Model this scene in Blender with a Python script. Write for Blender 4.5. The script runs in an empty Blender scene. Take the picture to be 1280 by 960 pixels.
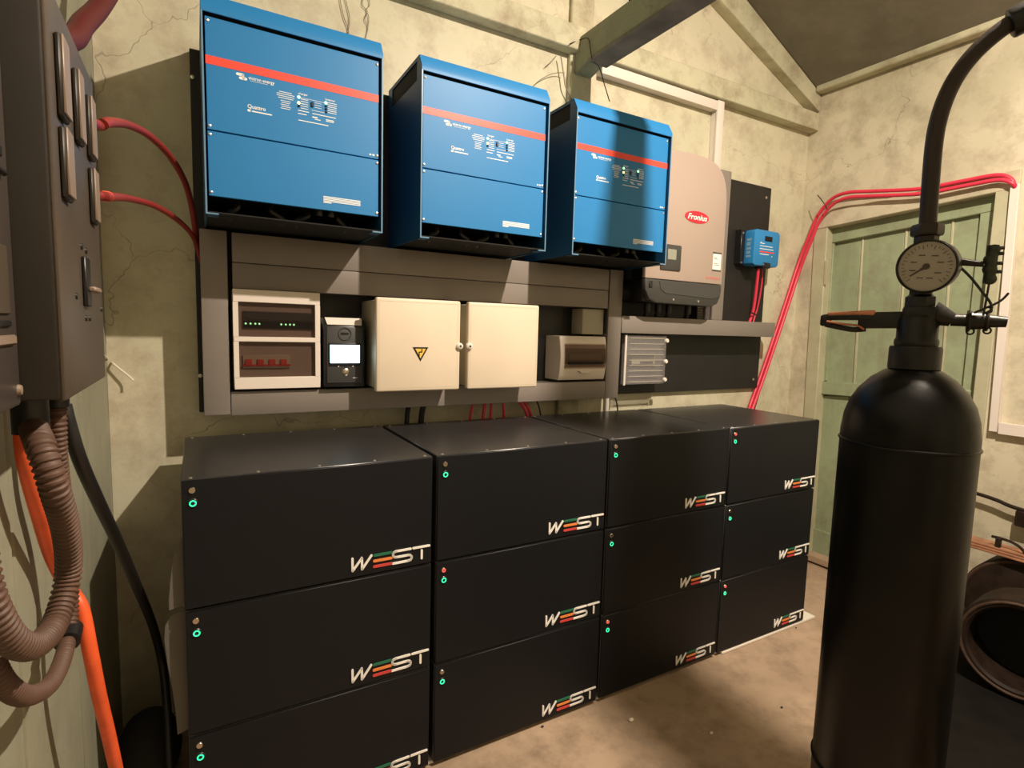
import bpy, bmesh, math, random
from mathutils import Vector, Matrix

scene = bpy.context.scene
C = scene.collection
random.seed(7)
PI = math.pi

# ------------------------------------------------------------------ camera
CAM = Vector((0.0, 0.0, 1.351))
F_PX = 689.29
YAW, PITCH, ROLL = math.radians(29.75975), math.radians(-5.65868), math.radians(1.59919)
_f = Vector((math.sin(YAW)*math.cos(PITCH), math.cos(YAW)*math.cos(PITCH), math.sin(PITCH)))
_r0 = Vector((math.cos(YAW), -math.sin(YAW), 0))
_u0 = _r0.cross(_f)
CR = _r0*math.cos(ROLL) + _u0*math.sin(ROLL)
CU = -_r0*math.sin(ROLL) + _u0*math.cos(ROLL)
CF = _f
cam = bpy.data.cameras.new('camera')
cam.sensor_width = 36.0
cam.lens = F_PX/1280*36.0
cam.clip_start = 0.02
camo = bpy.data.objects.new('camera', cam)
C.objects.link(camo)
mw = Matrix((CR, CU, -CF)).transposed().to_4x4()
mw.translation = CAM
camo.matrix_world = mw
scene.camera = camo

# ------------------------------------------------------------------ world + exposure
w = bpy.data.worlds.new('world')
scene.world = w
w.use_nodes = True
w.node_tree.nodes['Background'].inputs[0].default_value = (0.9, 0.95, 1.0, 1)
w.node_tree.nodes['Background'].inputs[1].default_value = 0.02
scene.view_settings.view_transform = 'Standard'
scene.view_settings.look = 'None'
scene.view_settings.gamma = 1.0
scene.view_settings.use_curve_mapping = False
scene.view_settings.exposure = 0.0

# ------------------------------------------------------------------ bulb under the ridge (the room's only lamp)
LAMP = Vector((1.51, 0.17, 3.10))
ld = bpy.data.lights.new('bulb_light', 'POINT')
ld.energy = 100.0
ld.color = (1.0, 0.85, 0.68)
ld.shadow_soft_size = 0.025
lo = bpy.data.objects.new('bulb_light', ld)
lo.location = LAMP
C.objects.link(lo)
la = bpy.data.lights.new('bulb_reflector_light', 'AREA')     # the same lamp's downward share, from its open shade
la.shape = 'DISK'; la.size = 0.06
la.energy = 100.0
la.color = (1.0, 0.85, 0.68)
lao = bpy.data.objects.new('bulb_reflector_light', la)
lao.location = LAMP
C.objects.link(lao)

# ------------------------------------------------------------------ helpers
def ray(u, v):
    return CR*((u-640)/F_PX) + CU*(-(v-480)/F_PX) + CF
def PX(u, v, x):
    d = ray(u, v); return CAM + d*((x-CAM.x)/d.x)
def PY(u, v, y):
    d = ray(u, v); return CAM + d*((y-CAM.y)/d.y)
def PZ(u, v, z):
    d = ray(u, v); return CAM + d*((z-CAM.z)/d.z)

def smooth_path(pts, n=6):
    pts = [Vector(p) for p in pts]
    if len(pts) < 3:
        return pts
    out = []
    P = [pts[0]*2-pts[1]] + pts + [pts[-1]*2-pts[-2]]
    for i in range(1, len(P)-2):
        a, b, c, d = P[i-1], P[i], P[i+1], P[i+2]
        for k in range(n):
            t = k/n
            out.append(0.5*((2*b)+(c-a)*t+(2*a-5*b+4*c-d)*t*t+(3*b-a-3*c+d)*t**3))
    out.append(pts[-1])
    return out

def resample(pts, step):
    out = [pts[0]]
    acc = 0.0
    for a, b in zip(pts, pts[1:]):
        L = (b-a).length
        if L < 1e-9: continue
        s = step-acc
        while s <= L:
            out.append(a+(b-a)*(s/L)); s += step
        acc = (acc+L) % step
    return out

class MB:
    def __init__(self):
        self.bm = bmesh.new()
    def merge(self, bm2):
        me = bpy.data.meshes.new('tmp'); bm2.to_mesh(me); bm2.free()
        self.bm.from_mesh(me); bpy.data.meshes.remove(me)
    def box(self, x0, x1, y0, y1, z0, z1, bev=0.0, seg=1, rot=None, pivot=None):
        b = bmesh.new()
        bmesh.ops.create_cube(b, size=1.0)
        sx, sy, sz = abs(x1-x0), abs(y1-y0), abs(z1-z0)
        bmesh.ops.scale(b, vec=(sx, sy, sz), verts=b.verts)
        if bev > 0:
            bmesh.ops.bevel(b, geom=list(b.edges), offset=min(bev, .45*min(sx, sy, sz)), segments=seg, affect='EDGES', profile=.5)
        bmesh.ops.translate(b, vec=((x0+x1)/2, (y0+y1)/2, (z0+z1)/2), verts=b.verts)
        if rot is not None:
            bmesh.ops.rotate(b, cent=pivot, matrix=rot, verts=b.verts)
        self.merge(b); return self
    def prism(self, poly, vec, bev=0.0, seg=1):
        """closed polygon of 3-D points, extruded along vec"""
        b = bmesh.new()
        vec = Vector(vec)
        vs = [b.verts.new(p) for p in poly]
        ve = [b.verts.new(Vector(p)+vec) for p in poly]
        n = len(vs)
        b.faces.new(vs); b.faces.new(ve[::-1])
        for i in range(n):
            b.faces.new((vs[(i+1) % n], vs[i], ve[i], ve[(i+1) % n]))
        bmesh.ops.recalc_face_normals(b, faces=b.faces)
        if bev > 0:
            bmesh.ops.bevel(b, geom=list(b.edges), offset=bev, segments=seg, affect='EDGES', profile=.5)
        self.merge(b); return self
    def cyl(self, p0, p1, r, r2=None, seg=20, bev=0.0):
        p0, p1 = Vector(p0), Vector(p1)
        b = bmesh.new()
        d = p1-p0
        bmesh.ops.create_cone(b, cap_ends=True, segments=seg, radius1=r, radius2=r if r2 is None else r2, depth=d.length)
        if bev > 0:
            es = [e for e in b.edges if len(e.link_faces) == 2 and any(len(f.verts) > 4 for f in e.link_faces)]
            bmesh.ops.bevel(b, geom=es, offset=bev, segments=2, affect='EDGES', profile=.5)
        m = d.to_track_quat('Z', 'Y').to_matrix().to_4x4()
        m.translation = (p0+p1)/2
        bmesh.ops.transform(b, matrix=m, verts=b.verts)
        self.merge(b); return self
    def sphere(self, c, r, seg=12, scale=(1, 1, 1)):
        b = bmesh.new()
        bmesh.ops.create_uvsphere(b, u_segments=seg, v_segments=max(6, seg//2), radius=r)
        bmesh.ops.scale(b, vec=scale, verts=b.verts)
        bmesh.ops.translate(b, vec=c, verts=b.verts)
        self.merge(b); return self
    def tube(self, pts, r, seg=10, smooth=6, rfun=None, step=None):
        pts = smooth_path(pts, smooth) if smooth else [Vector(p) for p in pts]
        if step: pts = resample(pts, step)
        b = bmesh.new()
        rings = []
        t = (pts[1]-pts[0]).normalized()
        nrm = t.orthogonal().normalized()
        for i, p in enumerate(pts):
            t2 = (pts[min(i+1, len(pts)-1)]-pts[max(i-1, 0)]).normalized()
            nrm = (nrm - t2*nrm.dot(t2)).normalized()
            bn = t2.cross(nrm)
            rr = rfun(i) if rfun else r
            rings.append([b.verts.new(p+nrm*math.cos(a)*rr+bn*math.sin(a)*rr) for a in [2*PI*k/seg for k in range(seg)]])
        for A, B in zip(rings, rings[1:]):
            for k in range(seg):
                b.faces.new((A[k], A[(k+1) % seg], B[(k+1) % seg], B[k]))
        b.faces.new(rings[0][::-1]); b.faces.new(rings[-1])
        bmesh.ops.recalc_face_normals(b, faces=b.faces)
        self.merge(b); return self
    def lathe(self, prof, origin=(0, 0, 0), axis=(0, 0, 1), seg=40):
        """prof = [(radius, height)...]"""
        b = bmesh.new()
        q = Vector(axis).to_track_quat('Z', 'Y').to_matrix()
        o = Vector(origin)
        rings = []
        for r, z in prof:
            if r < 1e-6:
                rings.append([b.verts.new(o+q@Vector((0, 0, z)))])
            else:
                rings.append([b.verts.new(o+q@Vector((r*math.cos(2*PI*k/seg), r*math.sin(2*PI*k/seg), z))) for k in range(seg)])
        for A, B in zip(rings, rings[1:]):
            for k in range(seg):
                k2 = (k+1) % seg
                if len(A) == 1 and len(B) == 1: continue
                if len(A) == 1: b.faces.new((A[0], B[k], B[k2]))
                elif len(B) == 1: b.faces.new((A[k], A[k2], B[0]))
                else: b.faces.new((A[k], A[k2], B[k2], B[k]))
        bmesh.ops.recalc_face_normals(b, faces=b.faces)
        self.merge(b); return self
    def torus(self, c, axis, R_, r, seg=24, rs=8, a0=0, a1=2*PI):
        q = Vector(axis).to_track_quat('Z', 'Y').to_matrix()
        c = Vector(c)
        n = seg
        full = abs(a1-a0-2*PI) < 1e-6
        b = bmesh.new(); rings = []
        for i in range(n if full else n+1):
            a = a0+(a1-a0)*i/n
            e = Vector((math.cos(a), math.sin(a), 0))
            rings.append([b.verts.new(c+q@(e*(R_+r*math.cos(t))+Vector((0, 0, r*math.sin(t))))) for t in [2*PI*k/rs for k in range(rs)]])
        m = len(rings)
        for i in range(m if full else m-1):
            A, B = rings[i], rings[(i+1) % m]
            for k in range(rs):
                b.faces.new((A[k], A[(k+1) % rs], B[(k+1) % rs], B[k]))
        bmesh.ops.recalc_face_normals(b, faces=b.faces)
        self.merge(b); return self
    def mesh(self, name, mat, off=None):
        if off is not None:
            bmesh.ops.translate(self.bm, vec=-Vector(off), verts=self.bm.verts)
        me = bpy.data.meshes.new(name)
        self.bm.to_mesh(me); self.bm.free()
        me.materials.append(mat)
        me.shade_smooth()
        me.set_sharp_from_angle(angle=math.radians(38))
        return me

def link(name, me, parent=None):
    o = bpy.data.objects.new(name, me)
    C.objects.link(o)
    if parent is not None: o.parent = parent
    return o
def wpos(o):
    p = Vector((0, 0, 0))
    while o is not None:
        p += o.location; o = o.parent
    return p
def part(name, mb, mat, parent, label=None, stuff=False):
    """mb is in world coordinates (or in the parent's frame when the parent sits at the origin)"""
    o = link(name, mb.mesh(name, mat, wpos(parent)), parent)
    if label: o['label'] = label
    if stuff: o['kind'] = 'stuff'
    return o
def tag(o, label, cat, group=None):
    o['label'] = label; o['category'] = cat
    if group: o['group'] = group
    return o
def thing(name, loc, label, cat, group=None):
    o = bpy.data.objects.new(name, None)
    o.empty_display_size = .05
    o.location = loc
    C.objects.link(o)
    return tag(o, label, cat, group)
def solid(name, mb, mat, label, cat, group=None, base=None):
    """a thing made of one mesh"""
    me = mb.mesh(name, mat, base)
    o = link(name, me)
    if base is not None: o.location = base
    return tag(o, label, cat, group)
def struct(name, mb, mat, label=None):
    o = link(name, mb.mesh(name, mat))
    o['kind'] = 'structure'
    if label: o['label'] = label
    return o
def copy_tree(o, parent=None):
    c = o.copy(); C.objects.link(c)
    if parent is not None: c.parent = parent
    for ch in list(o.children):
        copy_tree(ch, c)
    return c
def text_mb(txt, size, at, bold=0.0, shear=0.0, depth=.0006, align='LEFT', fit=None, rotz=0.0, tilt=None):
    """lettering standing upright, read from -y, lower left corner at 'at'"""
    cu = bpy.data.curves.new('t', 'FONT')
    cu.body = txt; cu.size = size; cu.shear = shear; cu.offset = bold; cu.extrude = depth; cu.align_x = align
    cu.resolution_u = 3
    ob = bpy.data.objects.new('t', cu)
    C.objects.link(ob)
    bpy.context.view_layer.update()
    me = bpy.data.meshes.new_from_object(ob.evaluated_get(bpy.context.evaluated_depsgraph_get()))
    bpy.data.objects.remove(ob); bpy.data.curves.remove(cu)
    b = bmesh.new(); b.from_mesh(me); bpy.data.meshes.remove(me)
    if fit:
        xs = [v.co.x for v in b.verts]
        k = fit/(max(xs)-min(xs))
        bmesh.ops.scale(b, vec=(k, 1, 1), verts=b.verts)
    m = tilt if tilt is not None else Matrix.Rotation(PI/2, 4, 'X')
    bmesh.ops.transform(b, matrix=Matrix.Translation(at) @ Matrix.Rotation(rotz, 4, 'Z') @ m, verts=b.verts)
    mb = MB(); mb.merge(b)
    return mb

def stroke(mb, pts, wd, y0, y1):
    """round-ended flat stroke in the xz plane, from y0 to y1"""
    for (xa, za), (xb, zb) in zip(pts, pts[1:]):
        d = Vector((xb-xa, zb-za)); L = d.length
        if L < 1e-7: continue
        a0 = math.atan2(d.y, d.x)
        poly = []
        for k in range(7):
            a = a0-PI/2+PI*k/6
            poly.append((xb+math.cos(a)*wd/2, y0, zb+math.sin(a)*wd/2))
        for k in range(7):
            a = a0+PI/2+PI*k/6
            poly.append((xa+math.cos(a)*wd/2, y0, za+math.sin(a)*wd/2))
        mb.prism(poly, (0, y1-y0, 0))
    return mb

# ------------------------------------------------------------------ materials
def mat_base(name):
    m = bpy.data.materials.new(name); m.use_nodes = True
    nt = m.node_tree
    return m, nt, nt.nodes['Principled BSDF']
def mat(name, col, rough=.5, metal=0.0, var=.0, scale=30.0, bump=0.0, bscale=200.0, spec=.5, coat=0.0):
    m, nt, bs = mat_base(name)
    N, Lk = nt.nodes, nt.links
    bs.inputs['Roughness'].default_value = rough
    bs.inputs['Metallic'].default_value = metal
    bs.inputs['Specular IOR Level'].default_value = spec
    bs.inputs['Coat Weight'].default_value = coat
    tc = N.new('ShaderNodeTexCoord')
    if var > 0:
        nz = N.new('ShaderNodeTexNoise'); nz.inputs['Scale'].default_value = scale; nz.inputs['Detail'].default_value = 5
        Lk.new(tc.outputs['Object'], nz.inputs['Vector'])
        cr = N.new('ShaderNodeValToRGB')
        cr.color_ramp.elements[0].position = .3; cr.color_ramp.elements[1].position = .7
        cr.color_ramp.elements[0].color = (*[c*(1-var) for c in col], 1)
        cr.color_ramp.elements[1].color = (*[min(1, c*(1+var)) for c in col], 1)
        Lk.new(nz.outputs['Fac'], cr.inputs['Fac']); Lk.new(cr.outputs['Color'], bs.inputs['Base Color'])
    else:
        bs.inputs['Base Color'].default_value = (*col, 1)
    if bump > 0:
        n2 = N.new('ShaderNodeTexNoise'); n2.inputs['Scale'].default_value = bscale; n2.inputs['Detail'].default_value = 3
        Lk.new(tc.outputs['Object'], n2.inputs['Vector'])
        bp = N.new('ShaderNodeBump'); bp.inputs['Strength'].default_value = bump; bp.inputs['Distance'].default_value = .002
        Lk.new(n2.outputs['Fac'], bp.inputs['Height']); Lk.new(bp.outputs['Normal'], bs.inputs['Normal'])
    return m
def emit(name, col, strength):
    m, nt, bs = mat_base(name)
    bs.inputs['Base Color'].default_value = (*[c*.3 for c in col], 1)
    bs.inputs['Emission Color'].default_value = (*col, 1)
    bs.inputs['Emission Strength'].default_value = strength
    return m
def smoked(name, tint, fac, rough=.08):
    m, nt, bs = mat_base(name)
    N, Lk = nt.nodes, nt.links
    bs.inputs['Base Color'].default_value = (.03, .026, .024, 1); bs.inputs['Roughness'].default_value = rough
    tr = N.new('ShaderNodeBsdfTransparent'); tr.inputs['Color'].default_value = (*tint, 1)
    mx = N.new('ShaderNodeMixShader'); mx.inputs['Fac'].default_value = fac
    Lk.new(tr.outputs[0], mx.inputs[1]); Lk.new(bs.outputs[0], mx.inputs[2])
    Lk.new(mx.outputs[0], N['Material Output'].inputs['Surface'])
    return m
def plaster(name, c_light, c_dark, c_stain, stain=.5, crack=.5, streak=0.0, rough=.75):
    """old painted plaster: mottled paint, blotchy stains, hairline cracks, fine grain"""
    m, nt, bs = mat_base(name)
    N, Lk = nt.nodes, nt.links
    tc = N.new('ShaderNodeTexCoord')
    def noise(sc, det, rgh=.55, vec=None):
        n = N.new('ShaderNodeTexNoise'); n.inputs['Scale'].default_value = sc; n.inputs['Detail'].default_value = det
        n.inputs['Roughness'].default_value = rgh
        Lk.new(vec or tc.outputs['Object'], n.inputs['Vector']); return n
    def ramp(src, p0, p1, a=0.0, b=1.0):
        r = N.new('ShaderNodeMapRange'); r.inputs['From Min'].default_value = p0; r.inputs['From Max'].default_value = p1
        r.inputs['To Min'].default_value = a; r.inputs['To Max'].default_value = b
        Lk.new(src, r.inputs['Value']); return r.outputs[0]
    def mix(fac, a, b):
        x = N.new('ShaderNodeMix'); x.data_type = 'RGBA'
        Lk.new(fac, x.inputs[0])
        for s, i in ((a, 6), (b, 7)):
            if isinstance(s, tuple): x.inputs[i].default_value = (*s, 1)
            else: Lk.new(s, x.inputs[i])
        return x.outputs[2]
    col = mix(ramp(noise(2.3, 6).outputs['Fac'], .35, .68), c_light, c_dark)
    n2 = noise(7.0, 8, .68)
    col = mix(ramp(n2.outputs['Fac'], .46, .72, 0, stain), col, c_stain)
    if streak > 0:
        mp = N.new('ShaderNodeMapping'); mp.inputs['Scale'].default_value = (14, 14, 1.2)
        Lk.new(tc.outputs['Object'], mp.inputs['Vector'])
        ns = noise(1.0, 5, .6, mp.outputs['Vector'])
        col = mix(ramp(ns.outputs['Fac'], .5, .75, 0, streak), col, c_stain)
    n3 = noise(60, 4, .6)
    col = mix(ramp(n3.outputs['Fac'], .62, .75, 0, .35*stain+.05), col, c_stain)
    # hairline cracks
    dist = noise(3.0, 4)
    vm = N.new('ShaderNodeVectorMath'); vm.operation = 'MULTIPLY_ADD'
    Lk.new(dist.outputs['Color'], vm.inputs[0]); vm.inputs[1].default_value = (.45, .45, .45)
    Lk.new(tc.outputs['Object'], vm.inputs[2])
    vo = N.new('ShaderNodeTexVoronoi'); vo.feature = 'DISTANCE_TO_EDGE'; vo.inputs['Scale'].default_value = 1.5
    Lk.new(vm.outputs[0], vo.inputs['Vector'])
    line = ramp(vo.outputs['Distance'], .0, .0035, 1, 0)
    brk = ramp(noise(2.1, 3).outputs['Fac'], .5, .6)
    mu = N.new('ShaderNodeMath'); mu.operation = 'MULTIPLY'; Lk.new(line, mu.inputs[0]); Lk.new(brk, mu.inputs[1])
    mu2 = N.new('ShaderNodeMath'); mu2.operation = 'MULTIPLY'; Lk.new(mu.outputs[0], mu2.inputs[0]); mu2.inputs[1].default_value = crack
    col = mix(mu2.outputs[0], col, tuple(c*.35 for c in c_stain))
    Lk.new(col, bs.inputs['Base Color'])
    bs.inputs['Roughness'].default_value = rough
    bs.inputs['Specular IOR Level'].default_value = .3
    bp = N.new('ShaderNodeBump'); bp.inputs['Strength'].default_value = .35; bp.inputs['Distance'].default_value = .004
    ad = N.new('ShaderNodeMath'); ad.operation = 'MULTIPLY_ADD'
    Lk.new(noise(22, 6, .65).outputs['Fac'], ad.inputs[0]); ad.inputs[1].default_value = .8
    sb = N.new('ShaderNodeMath'); sb.operation = 'MULTIPLY'; sb.inputs[1].default_value = -1.0
    Lk.new(mu.outputs[0], sb.inputs[0]); Lk.new(sb.outputs[0], ad.inputs[2])
    Lk.new(ad.outputs[0], bp.inputs['Height']); Lk.new(bp.outputs['Normal'], bs.inputs['Normal'])
    return m

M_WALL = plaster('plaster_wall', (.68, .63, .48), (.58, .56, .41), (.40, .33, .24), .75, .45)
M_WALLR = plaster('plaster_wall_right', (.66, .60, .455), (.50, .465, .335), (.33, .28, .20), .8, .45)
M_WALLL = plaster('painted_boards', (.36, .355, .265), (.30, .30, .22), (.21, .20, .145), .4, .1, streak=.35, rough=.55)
M_TIMBER = plaster('painted_timber', (.60, .57, .41), (.48, .475, .33), (.30, .235, .16), .85, .15, streak=0)
M_BEAM = plaster('old_beam_paint', (.34, .36, .24), (.26, .28, .19), (.19, .15, .11), .5, .2)
M_PLANK = mat('grey_weathered_plank', (.19, .17, .15), .8, var=.3, scale=9, bump=.5, bscale=60)
M_CEIL = plaster('ceiling_sheet', (.20, .18, .135), (.15, .135, .10), (.25, .235, .195), .5, .0, rough=.5)
M_DOOR = plaster('green_door_paint', (.35, .41, .26), (.27, .315, .20), (.21, .185, .125), .55, .1, streak=.5, rough=.5)
M_DOORF = plaster('door_frame_paint', (.52, .50, .35), (.44, .43, .29), (.30, .25, .17), .45, .1, streak=.2)
M_FLOOR = plaster('concrete_floor', (.46, .335, .235), (.34, .245, .17), (.20, .14, .095), .8, .12, rough=.65)
M_BATT = mat('black_powder_coat', (.026, .0255, .027), .30, spec=.95, var=.15, scale=60, bump=.05, bscale=900)
M_BATTF = mat('black_front_coat', (.0050, .0057, .0080), .5, spec=.3, bump=.08, bscale=900)
M_DARK = mat('black_gap', (.004, .004, .004), .8)
M_WHITE = mat('white_lettering', (.95, .92, .88), .5)
M_PRINT = mat('white_print', (.80, .84, .88), .55)
M_GREENBAR = mat('green_lettering', (.02, .16, .09), .45)
M_ORANGE = mat('orange_lettering', (.85, .26, .07), .45)
M_REDBAR = mat('red_lettering', (.62, .06, .06), .45)
M_CHROME = mat('nickel', (.62, .55, .46), .25, 1.0)
M_SCREW = mat('bright_screw', (.80, .78, .74), .3, 1.0)
M_LEDG = emit('green_led_ring', (.03, 1.0, .40), 1.7)
M_LEDR = emit('red_led_ring', (1.0, .10, .08), 1.1)
M_LEDY = emit('yellow_led', (1.0, .85, .3), 2.5)
M_LEDGP = emit('green_led_dot', (.4, 1.0, .45), 2.5)
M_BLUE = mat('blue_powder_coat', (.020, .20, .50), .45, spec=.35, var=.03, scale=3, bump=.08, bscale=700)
M_BLUEE = mat('pale_blue_edge', (.13, .27, .42), .35)  # paler blue for the front edges of the case
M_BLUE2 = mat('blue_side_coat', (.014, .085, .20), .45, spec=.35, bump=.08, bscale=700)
M_BLUEC = mat('blue_controller', (.03, .24, .56), .42, spec=.35)
M_REDSTRIPE = mat('red_stripe', (.86, .075, .05), .42)
M_BOARD = mat('black_board', (.014, .013, .013), .5, var=.2, scale=15)
M_TRUNK = mat('grey_trunking', (.235, .205, .185), .42, var=.03, scale=8)
M_WTRUNK = mat('white_trunking', (.78, .71, .65), .4)
M_CREAM = mat('cream_enclosure', (.78, .665, .525), .42, var=.03, scale=6)
M_CREAMB = mat('cream_enclosure_body', (.56, .50, .37), .5)
M_WPLAST = mat('white_plastic', (.82, .74, .68), .4)
M_GREYPL = mat('grey_plastic', (.44, .41, .33), .5)
M_SMOKE = smoked('smoked_window', (.80, .74, .71), .12)
M_CLEAR = smoked('frosted_clear_cover', (.85, .85, .87), .26, .3)
M_CLEAR.node_tree.nodes['Principled BSDF'].inputs['Base Color'].default_value = (.55, .52, .52, 1)
M_BLKPL = mat('black_plastic', (.012, .012, .013), .35)
M_GREYD = mat('dark_grey_plastic', (.055, .055, .055), .4)
M_GREYM = mat('mid_grey_plastic', (.36, .31, .28), .45)
M_FRON = mat('beige_cover', (.45, .355, .305), .42, var=.02, scale=4)
M_FRONB = mat('charcoal_base', (.05, .05, .048), .4)
M_LCD = mat('lcd_grey', (.30, .31, .25), .2)
M_LCDON = emit('lit_screen', (.62, .88, 1.0), 4.0)
M_REDC = mat('red_cable', (.72, .038, .085), .38)
M_REDSHADE = mat('shaded_red_cable', (.27, .025, .02), .45)  # red lowered to hold the shadow of the inverter
M_DKRED = mat('dark_red_conduit', (.085, .009, .010), .55, spec=.3)
M_ORC = mat('orange_cable', (.85, .115, .03), .42, var=.1, scale=30)
M_BLKC = mat('black_cable', (.010, .009, .009), .45)
M_BRNH = mat('brown_hose', (.10, .052, .034), .6, var=.15, scale=20)
M_BROWNSHADE = mat('shaded_box_side', (.022, .017, .0125), .5, .1, var=.15, scale=12)  # shade on the box and tile sides, put into a darker brown
M_BROWN = mat('brown_metal_box', (.082, .062, .044), .42, .15, var=.12, scale=12, bump=.15, bscale=150)
M_BROWNT = mat('brown_tile', (.25, .185, .138), .42, var=.08, scale=20)
M_CAB = mat('grey_brown_cabinet', (.070, .055, .048), .42, .2, var=.12, scale=9)
M_CYL = mat('black_cylinder_paint', (.0028, .0026, .0023), .34, spec=.22, var=.5, scale=14, bump=.25, bscale=45)
M_BRASS = mat('blackened_fittings', (.010, .0085, .007), .42, .3, var=.3, scale=40, bump=.3, bscale=90)
M_COPPER = mat('worn_copper', (.48, .19, .11), .4, .8, var=.25, scale=40)
M_PIPE = mat('rusty_dark_pipe', (.022, .012, .008), .5, .2, var=.25, scale=25, bump=.2, bscale=120)
M_RUST = mat('rusty_iron', (.022, .013, .009), .6, .1, spec=.2, var=.4, scale=18, bump=.5, bscale=70)
M_FLOORSHADE = mat('floor_shade_black', (.006, .0048, .004), .7, spec=.15, var=.3, scale=14)  # near-black that puts floor shade into the added plate
M_RUSTR = mat('brown_rust_rim', (.075, .042, .028), .5, .2, var=.3, scale=25)  # paler rust brown for the raised rims
M_RUSTL = mat('orange_rust_plate', (.34, .16, .09), .55, .1, var=.3, scale=25, bump=.3, bscale=70)
M_DIAL = mat('gauge_dial', (.38, .34, .28), .5, var=.06, scale=40)
M_DIALK = mat('gauge_print', (.06, .045, .035), .5)
M_PALE = mat('pale_plastic_sheet', (.13, .122, .105), .55, var=.08, scale=12)
M_WBOARD = mat('white_board', (.80, .74, .66), .6)
M_WIRE = mat('thin_grey_wire', (.20, .16, .11), .5)
M_WIREW = mat('white_wire', (.85, .80, .68), .5)
M_WARNY = mat('warning_yellow', (.85, .55, .10), .5)
M_TERM = mat('terminal_block', (.018, .024, .012), .5)
M_PEBBLE = mat('pebble', (.75, .66, .55), .7)
M_DEBRIS = mat('black_debris', (.02, .016, .014), .7)

# ------------------------------------------------------------------ room shell
YW, XR, XL = 2.11, 3.192, -0.247
YF = -2.2
RX, RZ, SL = 1.47, 3.537, .45
zc = lambda x: RZ-SL*abs(x-RX)
struct('floor', MB().box(XL-.1, XR+.1, YF-.1, YW+.1, -.1, 0), M_FLOOR, 'worn brown concrete floor')
struct('wall_back', MB().prism([(XL, YW, 0), (XR, YW, 0), (XR, YW, zc(XR)+.05), (RX, YW, RZ+.05), (XL, YW, zc(XL)+.05)], (0, .1, 0)), M_WALL, 'cracked pale plaster wall behind the equipment')
wr_ = MB()
wr_.box(XR, XR+.1, 1.975, YW+.1, 0, zc(XR)+.03).box(XR, XR+.1, YF-.1, 1.145, 0, zc(XR)+.03).box(XR, XR+.1, 1.145, 1.975, 2.05, zc(XR)+.03)
wr_.box(XR+.086, XR+.1, 1.145, 1.975, 0, 2.05)
struct('wall_right', wr_, M_WALLR, 'cracked cream plaster wall beside the door')
struct('wall_front', MB().prism([(XL, YF, 0), (XR, YF, 0), (XR, YF, zc(XR)+.05), (RX, YF, RZ+.05), (XL, YF, zc(XL)+.05)], (0, -.1, 0)), M_WALL)
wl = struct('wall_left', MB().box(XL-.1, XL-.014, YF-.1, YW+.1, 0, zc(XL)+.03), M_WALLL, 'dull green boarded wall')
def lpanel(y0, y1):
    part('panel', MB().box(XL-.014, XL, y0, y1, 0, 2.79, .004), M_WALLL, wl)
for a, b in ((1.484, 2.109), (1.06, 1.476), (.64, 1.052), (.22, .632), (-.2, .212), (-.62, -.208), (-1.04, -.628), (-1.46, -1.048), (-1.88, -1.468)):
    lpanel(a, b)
ce = MB()
ce.prism([(RX, YF, RZ), (XR+.1, YF, zc(XR+.1)), (XR+.1, YF, zc(XR+.1)+.04), (RX, YF, RZ+.04)], (0, YW-YF+.1, 0))
ce.prism([(RX, YF, RZ), (XL-.1, YF, zc(XL-.1)), (XL-.1, YF, zc(XL-.1)+.04), (RX, YF, RZ+.04)], (0, YW-YF+.1, 0))
struct('ceiling', ce, M_CEIL, 'dark sloping roof lining')

# timbers
struct('trim_1', MB().box(XL, XR, 2.05, YW, 2.555, 2.655, .004), M_TIMBER, 'horizontal painted beam along the back wall')
struct('trim_2', MB().box(1.44, 1.56, 2.085, YW, .0, 3.45, .006), M_TIMBER, 'vertical painted post on the back wall behind the third blue inverter')
t3 = struct('trim_3', MB().prism([(1.462, 2.085, 2.468), (1.462, 2.085, 2.612), (1.462, YF, 2.612), (1.462, YF, 2.496), (1.462, 1.96, 2.496)], (.09, 0, 0), .004), M_BEAM, 'green tie beam crossing the room from the back wall post')
part('plank', MB().box(1.455, 1.556, YF, 1.98, 2.476, 2.495, .003), M_PLANK, t3, 'weathered grey plank under the tie beam')
struct('trim_4', MB().prism([(3.19, 2.05, 2.664), (3.19, 2.05, zc(3.19)-.002), (1.56, 2.05, zc(1.56)-.002), (1.56, 2.05, 3.31)], (0, .06, 0), .003), M_TIMBER, 'sloping painted rafter on the back wall under the roof')
struct('trim_5', MB().box(3.13, XR, YF, 2.05, 2.757, 2.80, .012, 3), M_TIMBER, 'eave moulding along the top of the right wall')
struct('trim_6', MB().prism([(XL, 2.05, 2.664), (XL, 2.05, zc(XL)-.002), (1.44, 2.05, zc(1.44)-.002), (1.44, 2.05, 3.31)], (0, .06, 0), .003), M_TIMBER)

# ------------------------------------------------------------------ door on the right wall (slightly out of true)
dr = bpy.data.objects.new('door_1', None); C.objects.link(dr)
dr.location = (XR, 1.55, 0); dr['kind'] = 'structure'
dr['label'] = 'old green boarded stable door in the right wall behind the gas cylinder'
def dq(name, quad, d, th, m, bev=.004, label=None):
    '''a board whose front face stands d behind the wall face; (y, z) are given on the wall face'''
    k = (XR+d)/XR
    return part(name, MB().prism([(XR+d, y*k, CAM.z+(z-CAM.z)*k) for y, z in quad], (th, 0, 0), bev), m, dr, label)
dq('frame', [(2.030, 2.05), (1.950, 2.05), (1.915, .0), (1.985, .0)], -.010, .085, M_DOORF)
dq('frame', [(2.030, 2.075), (2.030, 1.985), (1.09, 2.042), (1.09, 2.125)], -.013, .085, M_WALLR)
dq('frame', [(1.176, 2.06), (1.122, 2.06), (1.122, .0), (1.176, .0)], -.010, .085, M_DOORF)
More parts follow.
